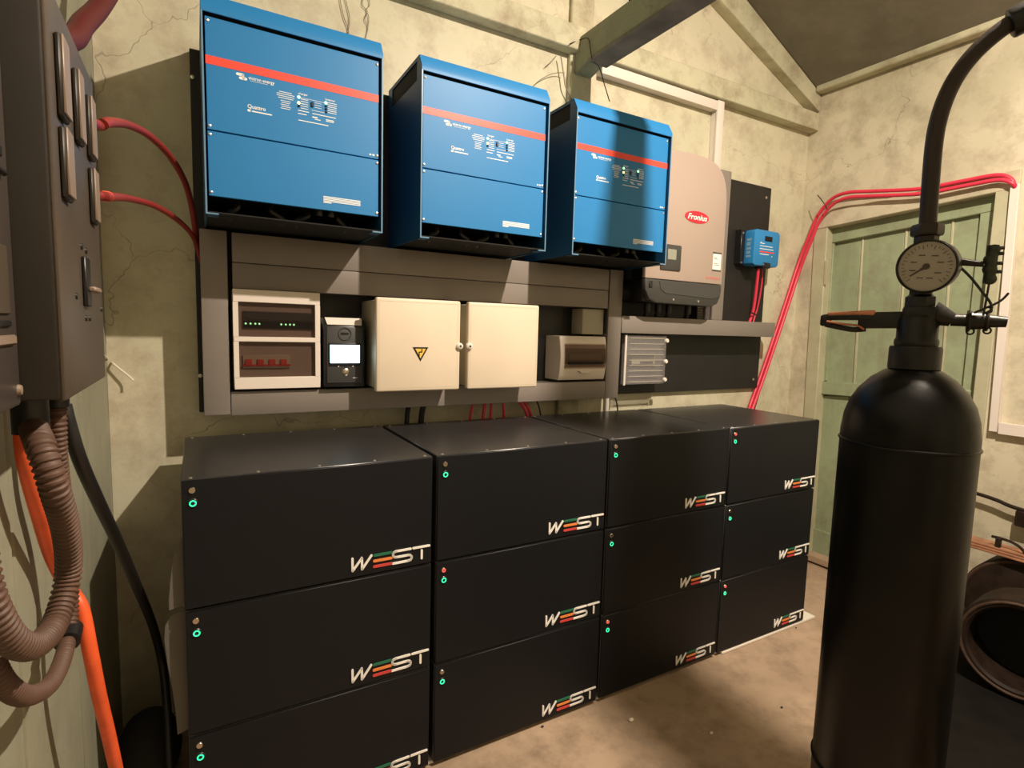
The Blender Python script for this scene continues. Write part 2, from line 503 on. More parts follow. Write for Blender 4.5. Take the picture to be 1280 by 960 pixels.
dq('top_rail', [(1.955, 1.990), (1.955, 1.893), (1.17, 1.954), (1.17, 2.050)], .045, .035, M_DOOR)
dq('stile', [(1.960, 1.985), (1.905, 1.985), (1.888, 1.10), (1.930, 1.10)], .050, .03, M_DOOR)
dq('stile', [(1.225, 2.03), (1.165, 2.03), (1.165, 1.10), (1.222, 1.10)], .050, .03, M_DOOR)
def yline(y, z): return y - .028*(1.9-z)
for ya, yb in ((1.905, 1.752), (1.742, 1.537), (1.527, 1.335), (1.325, 1.225)):
    dq('plank', [(yline(ya, 1.93), 1.95), (yline(yb, 1.93), 1.95), (yline(yb, 1.06), 1.06), (yline(ya, 1.06), 1.06)], .072, .012, M_DOOR, .004)
for yb in (1.747, 1.532, 1.330):
    dq('lit_bead', [(yline(yb+.006, 1.93), 1.95), (yline(yb-.006, 1.93), 1.95), (yline(yb-.006, 1.06), 1.06), (yline(yb+.006, 1.06), 1.06)], .066, .015, M_DOORF, .003)  # pale colour draws the lit plank edges into these strips
dq('middle_rail', [(1.925, 1.095), (1.925, 1.020), (1.17, 1.047), (1.17, 1.123)], .038, .045, M_DOOR)
for ya, yb in ((1.915, 1.745), (1.737, 1.532), (1.524, 1.330), (1.322, 1.18)):
    dq('plank', [(ya, 1.01), (yb, 1.03), (yb, .21), (ya, .21)], .064, .012, M_DOOR, .004)
dq('bottom_rail', [(1.915, .21), (1.18, .21), (1.18, .065), (1.915, .065)], .050, .03, M_DOOR)
dq('hinge', [(1.951, 1.80), (1.933, 1.80), (1.929, 1.66), (1.947, 1.66)], -.014, .006, M_DOORF, .002)
dq('threshold', [(2.0, .045), (1.12, .045), (1.12, .002), (2.0, .002)], -.02, .10, M_FLOOR, .006)

# ------------------------------------------------------------------ battery boxes
BW, BD, BH = .620, .55, .3225
BZ0 = .012
YB = 1.470
def make_battery():
    r = thing('battery_box', (0, 0, 0), 'x', 'battery', 'stacked black battery boxes')
    hx = BW/2
    part('casing', MB().box(-hx, hx, .006, BD, .002, BH-.001, .0022), M_BATT, r)
    part('front_panel', MB().box(-hx+.0015, hx-.0015, 0, .008, .004, BH-.004, .0018), M_BATTF, r)
    lx = lambda x: x-hx
    part('letter', stroke(MB(), [(lx(.391), .0585), (lx(.3915), .0235), (lx(.4165), .056), (lx(.417), .0235), (lx(.4425), .0585)], .0062, .0005, -.0028), M_WHITE, r)
    part('letter_bar', stroke(MB(), [(lx(.4505), .0568), (lx(.4985), .0568)], .0072, .0005, -.0028), M_GREENBAR, r, 'green bar of the letter E')
    part('letter_bar', stroke(MB(), [(lx(.4505), .0405), (lx(.4985), .0405)], .0072, .0005, -.0028), M_ORANGE, r, 'orange bar of the letter E')
    part('letter_bar', stroke(MB(), [(lx(.4505), .0245), (lx(.4985), .0245)], .0072, .0005, -.0028), M_REDBAR, r, 'red bar of the letter E')
    s = [(.555, .0575), (.513, .0575), (.507, .056), (.5035, .052), (.5035, .046), (.507, .0415), (.513, .040),
         (.548, .040), (.5545, .0385), (.558, .0345), (.558, .029), (.5545, .0245), (.548, .023), (.503, .023)]
    part('letter', stroke(MB(), [(lx(a), b) for a, b in s], .0062, .0005, -.0028), M_WHITE, r)
    part('letter', stroke(stroke(MB(), [(lx(.563), .0575), (lx(.611), .0575)], .0062, .0005, -.0028), [(lx(.588), .047), (lx(.588), .023)], .0062, .0005, -.0028), M_WHITE, r)
    pb = part('push_button', MB().lathe([(.0001, -.004), (.0095, -.004), (.0115, -.002), (.0115, .004)], (lx(.0235), .001, BH-.058), (0, 1, 0), 20), M_BLKPL, r)
    part('led_ring', MB().torus((lx(.0235), -.0035, BH-.058), (0, 1, 0), .0062, .0015, 20, 6), M_LEDG, pb, 'glowing green ring')
    return r
def key(r, red):
    x, z = -BW/2+.0225, BH-.027
    k = part('key_switch', MB().lathe([(.0001, -.005), (.0065, -.005), (.0078, -.0035), (.0082, 0), (.0082, .004)], (x+r.location.x, r.location.y+.001, z+r.location.z), (0, 1, 0), 18), M_CHROME, r, 'nickel key switch')
    if red:
        kk = MB().torus((x+r.location.x, r.location.y-.0048, z+r.location.z), (0, 1, 0), .0045, .0014, 16, 6)
        part('led_ring', kk, M_LEDR, k, 'glowing red ring')
    return k
cols = [(-.0426, .5849), (.5993, 1.2314), (1.2433, 1.8588), (1.8704, 2.4715)]
proto = make_battery()
ORD = ['leftmost', 'second', 'third', 'rightmost']
LEV = {0: 'bottom', 1: 'middle', 2: 'top'}
RED = {(1, 1), (3, 2), (2, 0), (3, 0)}
first = True
for ci, (xa, xb) in enumerate(cols):
    for lv in (2, 1, 0):
        b = proto if first else copy_tree(proto)
        first = False
        b.location = ((xa+xb)/2, YB, BZ0+lv*BH)
        b.scale = ((xb-xa)/BW, 1, 1)
        nm = ORD[ci]
        b['label'] = f'black battery box, {LEV[lv]} of the {nm} stack' + (' from left' if ci in (1, 2) else '') + (', red light above green' if (ci, lv) in RED else ', green ring lit')
proto_done = [o for o in C.objects if o.name.startswith('battery_box')]
for b in proto_done:
    lab = b['label']
    key(b, 'red light' in lab)
    if ' top of' in lab:
        for k in range(5):
            for yy in ((.016, BD-.02) if k else (.016, BD-.02)):
                x = -BW/2+.02+k*(BW-.04)/4
                sc = MB().lathe([(.0045, -.001), (.0042, .0012), (.0025, .0024), (.0001, .0027)], (b.location.x+x, b.location.y+yy, b.location.z+BH-.001), (0, 0, 1), 10)
                part('screw', sc, M_SCREW, b)
solid('base_board', MB().box(1.905, 2.566, 1.478-.010, 2.02, .001, .012, .002), M_WBOARD, 'white board on the floor under the rightmost battery stack', 'board', base=(2.2, 1.75, .001))
solid('base_board', MB().box(-.04, 1.895, 1.486, 2.02, .001, .012, .002), M_WBOARD, 'long thin board under the three left battery stacks', 'board', base=(.93, 1.75, .001))

# ------------------------------------------------------------------ black backing boards
YBD = 2.085
bb = thing('backing_board', (.9, YW, 1.05), 'black backing board on the wall behind the three blue inverters', 'board')
part('board', MB().box(0, 1.725, YBD, YW-.001, 1.048, 2.196, .002), M_BOARD, bb)
for x, z in ((.007, 2.11), (.006, 1.17)):
    part('screw', MB().lathe([(.007, 0), (.006, .003), (.0001, .004)], (x, YBD, z), (0, -1, 0), 12), M_SCREW, bb)
br = thing('backing_board', (2.3, YW, 1.05), 'black backing board on the wall behind the small blue controller', 'board')
part('board', MB().box(1.728, 2.853, YBD, YW-.001, 1.048, 2.187, .002), M_BOARD, br)
for x, z in ((2.81, 2.13), (2.81, 1.10)):
    part('screw', MB().lathe([(.008, 0), (.007, .003), (.0001, .004)], (x, YBD, z), (0, -1, 0), 12), M_SCREW, br)

# ------------------------------------------------------------------ grey cable trunking
YT = 1.974
def trunk(x0, x1, z0, z1, label, m=None, y0=YT, y1=YBD, horiz=True, name='cable_trunking', seam=True, group=None):
    m = m or M_TRUNK
    t = thing(name, ((x0+x1)/2, y1, z0), label, 'trunking', group)
    part('body', MB().box(x0+.002, x1-.002, y0+.012, y1-.0005, z0+.002, z1-.002, .001), m, t)
    part('lid', MB().box(x0, x1, y0, y0+.014, z0, z1, .003, 2), m, t)
    return t
trunk(.013, .088, 1.052, 1.632, 'vertical grey trunking at the left end of the panel frame')
trunk(.101, 1.617, 1.538, 1.630, 'upper of two horizontal grey trunkings under the blue inverters')
trunk(.101, 1.617, 1.456, 1.5365, 'lower of two horizontal grey trunkings, just above the cream boxes')
trunk(.0895, 1.622, 1.048, 1.126, 'horizontal grey trunking along the bottom, below the cream boxes')
trunk(1.6235, 1.700, 1.046, 1.632, 'vertical grey trunking right of the small white breaker box')
trunk(1.7035, 2.818, 1.348, 1.428, 'horizontal grey trunking below the beige inverter')
trunk(2.300, 2.380, 1.4285, 2.178, 'vertical grey trunking right of the beige inverter')
sl = MB()
for k in range(14):
    sl.box(2.256, 2.296, 2.03, 2.036, 1.432+k*.008, 1.4365+k*.008)
solid('slotted_duct', sl, M_TRUNK, 'short slotted grey cable duct under the beige inverter', 'duct', base=(2.27, 2.03, 1.432))
sl = MB()
for k in range(15):
    sl.box(1.6185, 1.6230, 1.985, 2.06, 1.345+k*.0075, 1.349+k*.0075)
solid('slotted_duct', sl, M_BLKPL, 'short black slotted duct beside the small grey junction box', 'duct', base=(1.61, 2.03, 1.345))

# ------------------------------------------------------------------ blue inverters
IW, ID, IH = .4818, YBD-1.734, .571
def make_inverter():
    r = thing('inverter', (0, 0, 0), 'x', 'inverter', 'three blue wall inverters')
    t = .004
    zl, zt, yc = .529, IH, -ID
    F_ = -ID
    # cover: two side plates with a vent opening, chamfered top
    sp = MB()
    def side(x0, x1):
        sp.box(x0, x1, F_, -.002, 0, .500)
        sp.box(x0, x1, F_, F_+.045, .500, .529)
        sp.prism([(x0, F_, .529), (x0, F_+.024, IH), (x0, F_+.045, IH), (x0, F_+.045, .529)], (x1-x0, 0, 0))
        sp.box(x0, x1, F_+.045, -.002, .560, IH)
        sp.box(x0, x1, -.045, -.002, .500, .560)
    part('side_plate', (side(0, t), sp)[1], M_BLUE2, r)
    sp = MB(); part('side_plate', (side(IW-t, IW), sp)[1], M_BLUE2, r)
    part('vent_screen', MB().box(t, t+.002, F_+.04, -.04, .49, .565), M_DARK, r)
    part('vent_screen', MB().box(IW-t-.002, IW-t, F_+.04, -.04, .49, .565), M_DARK, r)
    tp = MB().prism([(0, F_-.0005, .517), (0, F_-.0005, .531), (0, F_+.0235, IH+.0005), (0, -.002, IH+.0005), (0, -.002, IH-.004), (0, F_+.026, IH-.004), (0, F_+.004, .530), (0, F_+.004, .517)], (IW, 0, 0))
    part('top_cover', tp, M_BLUE, r)
    part('bottom_plate', MB().box(t, IW-t, F_+.002, -.006, .0042, .008), M_DARK, r)
    fl = MB().box(0, .032, F_, -.301, 0, .004)
    part('flange', fl, M_BLUE2, r)
    part('flange', MB().box(IW-.032, IW, F_, -.301, 0, .004), M_BLUE2, r)
    for xa_, xb_, fa, fb in ((-.0003, t, -.0003, .030), (IW-t, IW+.0003, IW-.030, IW+.0003)):
        part('edge', MB().prism([(p, F_-.001, q) for p, q in (((xa_, .517), (xa_, 0), (fb, 0), (fb, .004), (xb_, .004), (xb_, .517)) if xa_ < .1 else ((xb_, .517), (xb_, 0), (fa, 0), (fa, .004), (xa_, .004), (xa_, .517)))], (0, .002, 0)), M_BLUEE, r)
    part('back_plate', MB().box(t, IW-t, -.006, -.001, .05, IH-.004), M_BLUE2, r)
    part('inner_chassis', MB().box(t+.006, IW-t-.006, F_+.022, -.008, .056, .552), M_DARK, r)
    P0 = F_+.010
    a, b = .0085, IW-.0095
    part('front_panel', MB().box(a, b, P0, P0+.01, .2235, .5105, .0012), M_BLUE, r)
    part('front_panel', MB().box(a, b, P0, P0+.01, .0505, .2205, .0012), M_BLUE, r)
    part('stripe', MB().box(a, b, P0-.0006, P0, .3905, .4125), M_REDSTRIPE, r)
    y = P0-.0002
    # emblem: two offset rounded bars; words; model name
    em = MB(); stroke(em, [(.084, .3815), (.097, .3815)], .0075, y, y-.0006); stroke(em, [(.097, .3815), (.099, .3725)], .006, y, y-.0006); stroke(em, [(.091, .3725), (.104, .3725)], .0075, y, y-.0006)
    part('emblem', em, M_PRINT, r)
    part('lettering', text_mb('victron energy', .0125, (.111, y, .374), bold=.0002, fit=.066), M_PRINT, r)
    part('lettering', text_mb('Quattro', .0145, (.107, y, .2985), bold=.0003, fit=.046), M_PRINT, r)
    part('lettering', text_mb('charger', .0085, (.239, y, .3635), bold=.0001, fit=.026), M_PRINT, r)
    part('lettering', text_mb('inverter', .0085, (.3135, y, .3635), bold=.0001, fit=.028), M_PRINT, r)
    sm = MB()
    def ln(x0, x1, z, h=.0022): sm.box(x0, x1, y-.0005, y, z-h/2, z+h/2)
    ln(.107, .115, .292, .006); ln(.118, .169, .2915, .0035); ln(.115, .160, .3705, .0009)
    for k, (p, q) in enumerate(((.188, .222), (.182, .229), (.182, .229), (.186, .226))): ln(p, q, .3605-k*.0055, .0018)
    for k in range(5): ln(.192+.002*(k % 2), .219-.002*(k % 3), .337-k*.0052, .0016)
    ln(.245, .312, .3555, .0010)
    for k in range(5): ln(.246, .266, .352-k*.0062, .0018)
    for k in range(3): ln(.284, .303, .350-k*.0065, .0012)
    for k in range(6): ln(.321, .346, .358-k*.0055, .0018)
    ln(.238, .268, .3195); ln(.277, .344, .3185); ln(.276, .313, .3275, .0012); ln(.238, .262, .311)
    ln(.277, .292, .309, .0035); ln(.284, .300, .304); ln(.315, .338, .309); ln(.315, .338, .305)
    ln(.239, .322, .293, .0024)
    ln(.443, .4495, .2335, .005); ln(.4525, .459, .2335, .005)
    for k in range(5): ln(.307, .416 if k < 4 else .33, .0895-k*.0042, .0028)
    part('small_print', sm, M_PRINT, r, stuff=True)
    part('led', MB().lathe([(.0045, .002), (.0042, -.0005), (.0001, -.002)], (.2405, y-.001, .356), (0, 1, 0), 12), M_LEDGP, r, 'lit green light')
    part('led', MB().lathe([(.0042, .002), (.004, -.0005), (.0001, -.002)], (.2405, y-.001, .340), (0, 1, 0), 12), M_LEDY, r, 'lit yellow light')
    part('led', MB().lathe([(.0045, .002), (.0042, -.0005), (.0001, -.002)], (.3155, y-.001, .356), (0, 1, 0), 12), M_LEDGP, r, 'lit green light')
    for x, z in ((.2405, .3315), (.3155, .347), (.3155, .339), (.3155, .330)):
        part('led', MB().lathe([(.0036, .002), (.0032, -.0005), (.0001, -.002)], (x, y-.001, z), (0, 1, 0), 10), M_DARK, r, 'dark unlit light')
    part('rocker_switch', MB().box(.2735, .2805, y-.003, y+.001, .336, .350, .001), M_BLKPL, r)
    for x, z in ((.015, .500), (IW-.016, .500), (.0145, .233), (.0145, .211), (IW-.015, .233), (IW-.015, .211), (.0145, .0605), (IW-.015, .0605)):
        part('screw', MB().lathe([(.004, .001), (.0038, -.001), (.0001, -.0022)], (x, P0-.0005, z), (0, 1, 0), 10), M_SCREW, r)
    for k, (x, xx) in enumerate(((.08, .06), (.17, .20), (.27, .24), (.36, .38))):
        part('cable', MB().tube([(x, -.285, .056), (x, -.292, .035), (xx, -.288, .018), (xx, -.27, .006)], .009, 8), M_BLKC, r)
    for x in (.30, .335):
        part('cable_gland', MB().cyl((x, -.31, .055), (x, -.31, .036), .011, seg=12), M_BLKPL, r)
    return r
IZ = 1.638
inv = make_inverter()
for i, (x, lab) in enumerate(((.0282, 'leftmost of three blue wall inverters with a red stripe'), (.6337, 'middle one of three blue wall inverters with a red stripe'), (1.2350, 'rightmost of three blue wall inverters, next to the beige inverter'))):
    o = inv if i == 0 else copy_tree(inv)
    o.location = (x, YBD-.001, IZ); o['label'] = lab

# ------------------------------------------------------------------ two-row breaker panel
t = thing('consumer_unit', (.231, YBD, 1.135), 'white two-row breaker panel with smoked windows at the left', 'breaker panel')
x0, x1, z0, z1, yf = .0995, .3635, 1.1345, 1.4545, 1.958
fr = MB()
fr.box(x0, x1, yf+.02, YBD-.001, z0, z1, .002)
part('body', fr, M_WPLAST, t)
fr = MB()
wins = [(1.304, 1.414), (1.173, 1.288)]
for a, b in ((z0, 1.173), (1.288, 1.304), (1.414, z1)): fr.box(x0, x1, yf, yf+.022, a, b, .0015)
for a, b in wins:
    fr.box(x0, .1145, yf, yf+.022, a, b); fr.box(.3475, x1, yf, yf+.022, a, b)
part('frame', fr, M_WPLAST, t)
for k, (a, b) in enumerate(wins):
    part('backplate', MB().box(.1145, .3475, yf+.016, yf+.0195, a, b), M_GREYM, t)
    part('window', MB().box(.1148, .3472, yf+.001, yf+.003, a+.001, b-.001, .0008), M_SMOKE, t, 'smoked clear window')
    if k == 0:
        part('rail_strip', MB().box(.128, .342, yf+.010, yf+.016, a+.028, a+.052), M_DARK, t)
        part('rail_strip', MB().box(.128, .342, yf+.011, yf+.016, a+.056, a+.082), M_GREYD, t)
        for x in (.136, .150, .164, .176, .242, .256, .269, .281):
            part('indicator', MB().sphere((x, yf+.0095, a+.042), .0030, 8), M_LEDGP, t)
    else:
        part('breaker_row', MB().box(.126, .268, yf+.009, yf+.016, a+.030, a+.072, .001), M_GREYPL, t)
        for q in range(4):
            part('breaker_toggle', MB().box(.132+q*.035, .152+q*.035, yf+.004, yf+.010, a+.040, a+.058, .001), M_REDBAR, t, 'red breaker toggle')
        part('red_strip', MB().box(.126, .268, yf+.006, yf+.011, a+.036, a+.042), M_REDBAR, t)

# ------------------------------------------------------------------ battery monitor with lit screen
t = thing('battery_monitor', (.445, YBD, 1.135), 'black battery monitor with a bright lit screen beside the white breaker panel', 'monitor')
part('casing', MB().prism([(.374, 1.950, 1.136), (.374, 1.950, 1.345), (.374, 1.972, 1.374), (.374, YBD-.001, 1.374), (.374, YBD-.001, 1.136)], (.138, 0, 0), .003, 2), M_BLKPL, t)
part('top_bevel', MB().prism([(.385, 1.9505, 1.349), (.380, 1.969, 1.373), (.506, 1.969, 1.373), (.501, 1.9505, 1.349)], (0, -.002, .0015)), M_WTRUNK, t)
part('face_plate', MB().box(.383, .503, 1.9465, 1.951, 1.150, 1.343, .003, 2), M_GREYD, t)
part('bezel', MB().box(.387, .500, 1.9435, 1.948, 1.208, 1.288, .004, 2), M_BLKPL, t)
part('screen', MB().box(.393, .493, 1.9415, 1.944, 1.219, 1.281, .001), M_LCDON, t, 'glowing bluish white screen')
part('dial', MB().torus((.443, 1.946, 1.319), (0, 1, 0), .021, .0025, 24, 6), M_GREYD, t)
part('dial_bar', MB().box(.430, .456, 1.944, 1.947, 1.317, 1.324, .001), M_BLKPL, t)
part('button', MB().lathe([(.0001, -.003), (.008, -.003), (.013, 0), (.013, .003)], (.446, 1.946, 1.187), (0, 1, 0), 20), M_CHROME, t)
for x in (.421, .470):
    part('led', MB().sphere((x, 1.946, 1.207), .0030, 8), M_WPLAST, t)
part('mark', MB().box(.470, .487, 1.9458, 1.947, 1.1655, 1.1675), M_PRINT, t)

# ------------------------------------------------------------------ cream enclosures
def enclosure(x0, x1, lockside, label):
    t = thing('enclosure_box', ((x0+x1)/2, YBD, 1.125), label, 'electrical box', 'cream wall enclosures')
    part('body', MB().box(x0+.008, x1-.008, 1.884, YBD-.001, 1.132, 1.440, .006, 2), M_CREAMB, t)
    part('door', MB().box(x0, x1, 1.858, 1.885, 1.1235, 1.4475, .007, 3), M_CREAM, t)
    ins = MB()
    for a in ((x0+.010, x1-.010, 1.4345, 1.4355), (x0+.010, x1-.010, 1.1355, 1.1365)): ins.box(a[0], a[1], 1.8576, 1.859, a[2], a[3])
    ins.box(x0+.010, x0+.011, 1.8576, 1.859, 1.1355, 1.4355); ins.box(x1-.011, x1-.010, 1.8576, 1.859, 1.1355, 1.4355)
    part('groove', ins, M_CREAMB, t)
    lx = x0+.004 if lockside < 0 else x1-.004
    lk = part('lock', MB().lathe([(.0001, -.012), (.007, -.012), (.012, -.008), (.0135, .002)], (lx, 1.858, 1.284), (0, 1, 0), 20), M_WPLAST, t, 'round pale lock')
    part('keyhole', MB().cyl((lx, 1.8455, 1.284), (lx, 1.8475, 1.284), .0045, seg=12), M_GREYD, lk)
    return t
e1 = enclosure(.527, .839, 1, 'cream metal box with a yellow warning triangle on its door')
e2 = enclosure(.870, 1.178, -1, 'plain cream metal box right of the one with the triangle')
# warning sign, pointing down as mounted
def tri(s, y0, y1, m, name, par):
    cx, cz = .6855, 1.2625
    return part(name, MB().prism([(cx-s*.866, y0, cz+s*.5), (cx+s*.866, y0, cz+s*.5), (cx, y0, cz-s)], (0, y1-y0, 0)), m, par)
ws = tri(.0335, 1.8580, 1.8568, M_BLKPL, 'warning_sign', e1)
tri(.0225, 1.8570, 1.8562, M_WARNY, 'sign_face', ws)
bo = MB(); stroke(bo, [(.680, 1.248), (.680, 1.262), (.690, 1.262), (.690, 1.272)], .0036, 1.8564, 1.8556)
part('bolt_symbol', bo, M_BLKPL, ws)

# ------------------------------------------------------------------ small breaker box, junction box, clear enclosure
t = thing('breaker_box', (1.486, YBD, 1.136), 'small white breaker box with a smoked window under the grey junction box', 'breaker box')
zc_ = 1.2325
prof = []
for k in range(9):
    a = -1+2*k/8
    prof.append((1.962+.014*a*a, zc_+.0965*a))
part('body', MB().prism([(1.360, YBD-.001, 1.136), (1.360, 1.976, 1.136)] + [(1.360, y, z) for y, z in prof[1:-1]] + [(1.360, 1.976, 1.329), (1.360, YBD-.001, 1.329)], (.252, 0, 0), .002), M_WPLAST, t)
part('window_frame', MB().prism([(1.381, y-.003, zc_+(z-zc_)*.60+.006) for y, z in prof] + [(1.381, 1.99, zc_+.060), (1.381, 1.99, zc_-.05)], (.226, 0, 0)), M_GREYM, t)
part('breaker_row', MB().box(1.40, 1.58, 1.9565, 1.961, 1.226, 1.252), M_GREYPL, t)
part('rail_strip', MB().box(1.40, 1.59, 1.9560, 1.961, 1.206, 1.216), M_DARK, t)
wn = [(y-.0085, zc_+(z-zc_)*.60+.006) for y, z in prof]
part('window', MB().prism([(1.381, y, z) for y, z in wn] + [(1.381, y+.002, z) for y, z in wn[::-1]], (.226, 0, 0)), M_SMOKE, t, 'smoked curved window')
part('latch', MB().prism([(1.455, 1.970, 1.178), (1.472, 1.970, 1.166), (1.514, 1.970, 1.166), (1.532, 1.970, 1.178)], (0, -.012, 0), .001), M_WTRUNK, t)
solid('junction_box', MB().box(1.497, 1.617, 2.000, YBD-.001, 1.338, 1.4525, .004, 2), M_GREYPL, 'small grey junction box above the small white breaker box', 'junction box', base=(1.53, YBD-.001, 1.338))

t = thing('breaker_enclosure', (1.884, YBD, 1.10), 'translucent grey breaker enclosure below the beige inverter', 'breaker box')
x0, x1, z0, z1 = 1.742, 2.010, 1.100, 1.343
part('body', MB().box(x0, x1+.012, 2.03, YBD-.001, z0, z1, .004, 2), M_GREYD, t)
part('rail', MB().box(x0+.03, x1-.05, 2.012, 2.031, 1.195, 1.250, .002), M_GREYPL, t)
rl = MB(); rl.box(x0+.035, x0+.06, 2.006, 2.014, 1.200, 1.245); rl.box(x0+.035, x1-.06, 2.006, 2.014, 1.232, 1.245); rl.box(x0+.12, x1-.07, 2.006, 2.014, 1.205, 1.214)
part('breaker_row', rl, M_BLKPL, t)
part('cover', MB().box(x0+.012, x1, 1.990, 2.028, z0+.004, z1-.002, .006, 2), M_CLEAR, t, 'frosted clear cover')
for k in range(9):
    z = z0+.016+k*.026
    part('rib', MB().box(x0+.03, x1-.02, 1.9875, 1.991, z, z+.003), M_GREYPL, t)
part('hinge_strip', MB().cyl((x0+.006, 1.992, z0+.002), (x0+.006, 1.992, z1-.002), .006, seg=12), M_WPLAST, t)
for z in (1.124, 1.214, 1.316):
    part('cover_screw', MB().lathe([(.0001, -.004), (.008, -.004), (.011, 0), (.011, .008)], (x1-.002, 1.986, z), (0, 1, 0), 16), M_WPLAST, t)

# ------------------------------------------------------------------ beige solar inverter
t = thing('solar_inverter', (1.995, YBD, 1.49), 'beige wall inverter with a red oval badge and charcoal base', 'inverter')
xa, xb = 1.745, 2.246
def arch(y, sx=1.0):
    cx, hw = (xa+xb)/2, (xb-xa)/2*sx
    pts = [(cx+hw, y, 1.597), (cx+hw, y, 1.93)]
    for k in range(1, 20):
        a = PI*k/20
        c_, s_ = math.cos(a), math.sin(a)
        pts.append((cx+hw*math.copysign(abs(c_)**.62, c_), y, 1.93+.248*abs(s_)**.62))
    pts += [(cx-hw, y, 1.93), (cx-hw, y, 1.597)]
    return pts
part('cover', MB().prism(arch(1.880), (0, .024, 0), .005, 2), M_FRON, t)
part('heat_sink', MB().prism(arch(1.904, .955), (0, .18, 0)), M_BLKPL, t)
bs_ = [(xa, 1.88, 1.5955), (xa+.004, 1.88, 1.545), (xa+.030, 1.88, 1.505), (xa+.075, 1.88, 1.490), (xb-.060, 1.88, 1.488), (xb-.022, 1.88, 1.503), (xb-.003, 1.88, 1.540), (xb, 1.88, 1.5955)]
part('base_cover', MB().prism(bs_, (0, .030, 0), .006, 2), M_FRONB, t, 'charcoal plastic base cover')
part('base_body', MB().box(xa+.016, xb-.016, 1.91, 2.06, 1.495, 1.598, .01, 2), M_BLKPL, t)
bp_ = [(xa+.085, 1.8775, 1.588), (xa+.095, 1.8775, 1.552), (xa+.125, 1.8775, 1.535), (xb-.07, 1.8775, 1.524), (xb-.02, 1.8775, 1.535), (xb-.006, 1.8775, 1.560), (xb-.006, 1.8775, 1.5905)]
part('base_panel', MB().prism(bp_, (0, .004, 0), .001), M_GREYD, t)
for x in (1.925, 2.09):
    part('screw', MB().lathe([(.0055, .002), (.005, -.001), (.0001, -.002)], (x, 1.8795, 1.509), (0, 1, 0), 12), M_SCREW, t)
part('vent', MB().box(xa+.022, xa+.045, 1.876, 1.882, 1.555, 1.585, .003), M_BLKPL, t)
d0, d1 = PY(826, 319, 1.878), PY(850, 343, 1.878)
part('display', MB().box(1.829, 1.954, 1.873, 1.882, 1.640, 1.756, .006, 2), M_GREYD, t)
part('display_screen', MB().box(1.868, 1.921, 1.8718, 1.874, 1.688, 1.735, .001), M_LCD, t)
ol = MB()
ol.prism([(2.046+.079*math.cos(a), 1.8795, 1.8965+.0275*math.sin(a)) for a in [2*PI*k/40 for k in range(40)]], (0, -.0015, 0))
bd = part('badge', ol, mat('badge_red', (.70, .025, .05), .4), t, 'red oval badge')
part('lettering', text_mb('Fronius', .036, (1.983, 1.8778, 1.8845), bold=.0006, shear=.25, fit=.128), M_WHITE, bd)
part('lettering', text_mb('FRONIUS ECO', .016, (2.128, 1.8795, 1.6185), fit=.100), mat('faded_red_print', (.75, .20, .16), .5), t)
st = MB().box(2.172, 2.228, 1.8785, 1.8802, 1.664, 1.744)
sk = part('sticker', st, M_WHITE, t, 'white rating sticker')
sm = MB(); sm.box(2.170, 2.230, 1.8778, 1.8795, 1.742, 1.749); sm.box(2.170, 2.230, 1.8778, 1.8795, 1.660, 1.666)
for z, a in ((1.722, .020), (1.716, .03), (1.695, .025), (1.688, .04)): sm.box(2.178, 2.178+a, 1.8780, 1.879, z, z+.0022)
part('small_print', sm, M_GREYD, sk, stuff=True)
for x in (1.86, 1.93, 2.0, 2.13):
    part('cable_gland', MB().cyl((x, 1.98, 1.492), (x, 1.98, 1.452), .016, seg=14), M_BLKPL, t)
    part('cable', MB().tube([(x, 1.98, 1.455), (x, 1.985, 1.44), (x, 1.995, 1.431)], .011, 8), M_BLKC, t)
solid('terminal_strip', MB().box(1.735, 1.757, 2.045, YBD-.001, 1.50, 1.555, .002), M_WTRUNK, 'small pale connector on the board left of the beige inverter base', 'connector', base=(1.746, YBD-.001, 1.5))

# ------------------------------------------------------------------ small blue charge controller
t = thing('charge_controller', (2.715, YBD, 1.73), 'small blue charge controller on the right black board', 'controller')
part('heat_sink', MB().box(2.575, 2.80, 2.045, YBD-.001, 1.742, 1.925, .002), M_BLKPL, t)
part('cover', MB().prism([(2.606, 1.985, 1.742), (2.606, 1.985, 1.912), (2.622, 1.985, 1.924), (2.805, 1.985, 1.924), (2.820, 1.985, 1.908), (2.820, 1.985, 1.745), (2.803, 1.985, 1.733), (2.62, 1.985, 1.733)], (0, .075, 0), .006, 2), M_BLUEC, t)
part('screen', MB().box(2.690, 2.752, 1.9825, 1.986, 1.866, 1.893, .003, 2), M_DARK, t)
part('connector_block', MB().box(2.688, 2.748, 1.980, 2.04, 1.722, 1.752, .004), M_BLKPL, t)
sm = MB()
for z, a, b in ((1.852, 2.652, 2.69), (1.838, 2.652, 2.76), (1.823, 2.652, 2.768), (1.795, 2.656, 2.73)): sm.box(a, b, 1.9842, 1.986, z-.002, z+.002)
sm.sphere((2.66, 1.985, 1.855), .004, 8); sm.sphere((2.758, 1.985, 1.787), .003, 8)
part('small_print', sm, M_PRINT, t, stuff=True)
part('stripe', MB().box(2.652, 2.772, 1.9842, 1.986, 1.804, 1.811), M_REDSTRIPE, t)
sm = MB()
for k, (z0, h) in enumerate(((1.775, .012), (1.793, .016), (1.815, .014), (1.836, .020), (1.862, .014))): sm.box(2.6052, 2.607, 2.005+.004*(k % 2), 2.033, z0, z0+h)
part('side_mark', sm, mat('pale_blue_print', (.22, .40, .58), .5), t)
for z in (1.748, 1.905):
    part('screw', MB().lathe([(.006, 0), (.005, .003), (.0001, .004)], (2.586, 2.0449, z), (0, -1, 0), 12), M_SCREW, t)

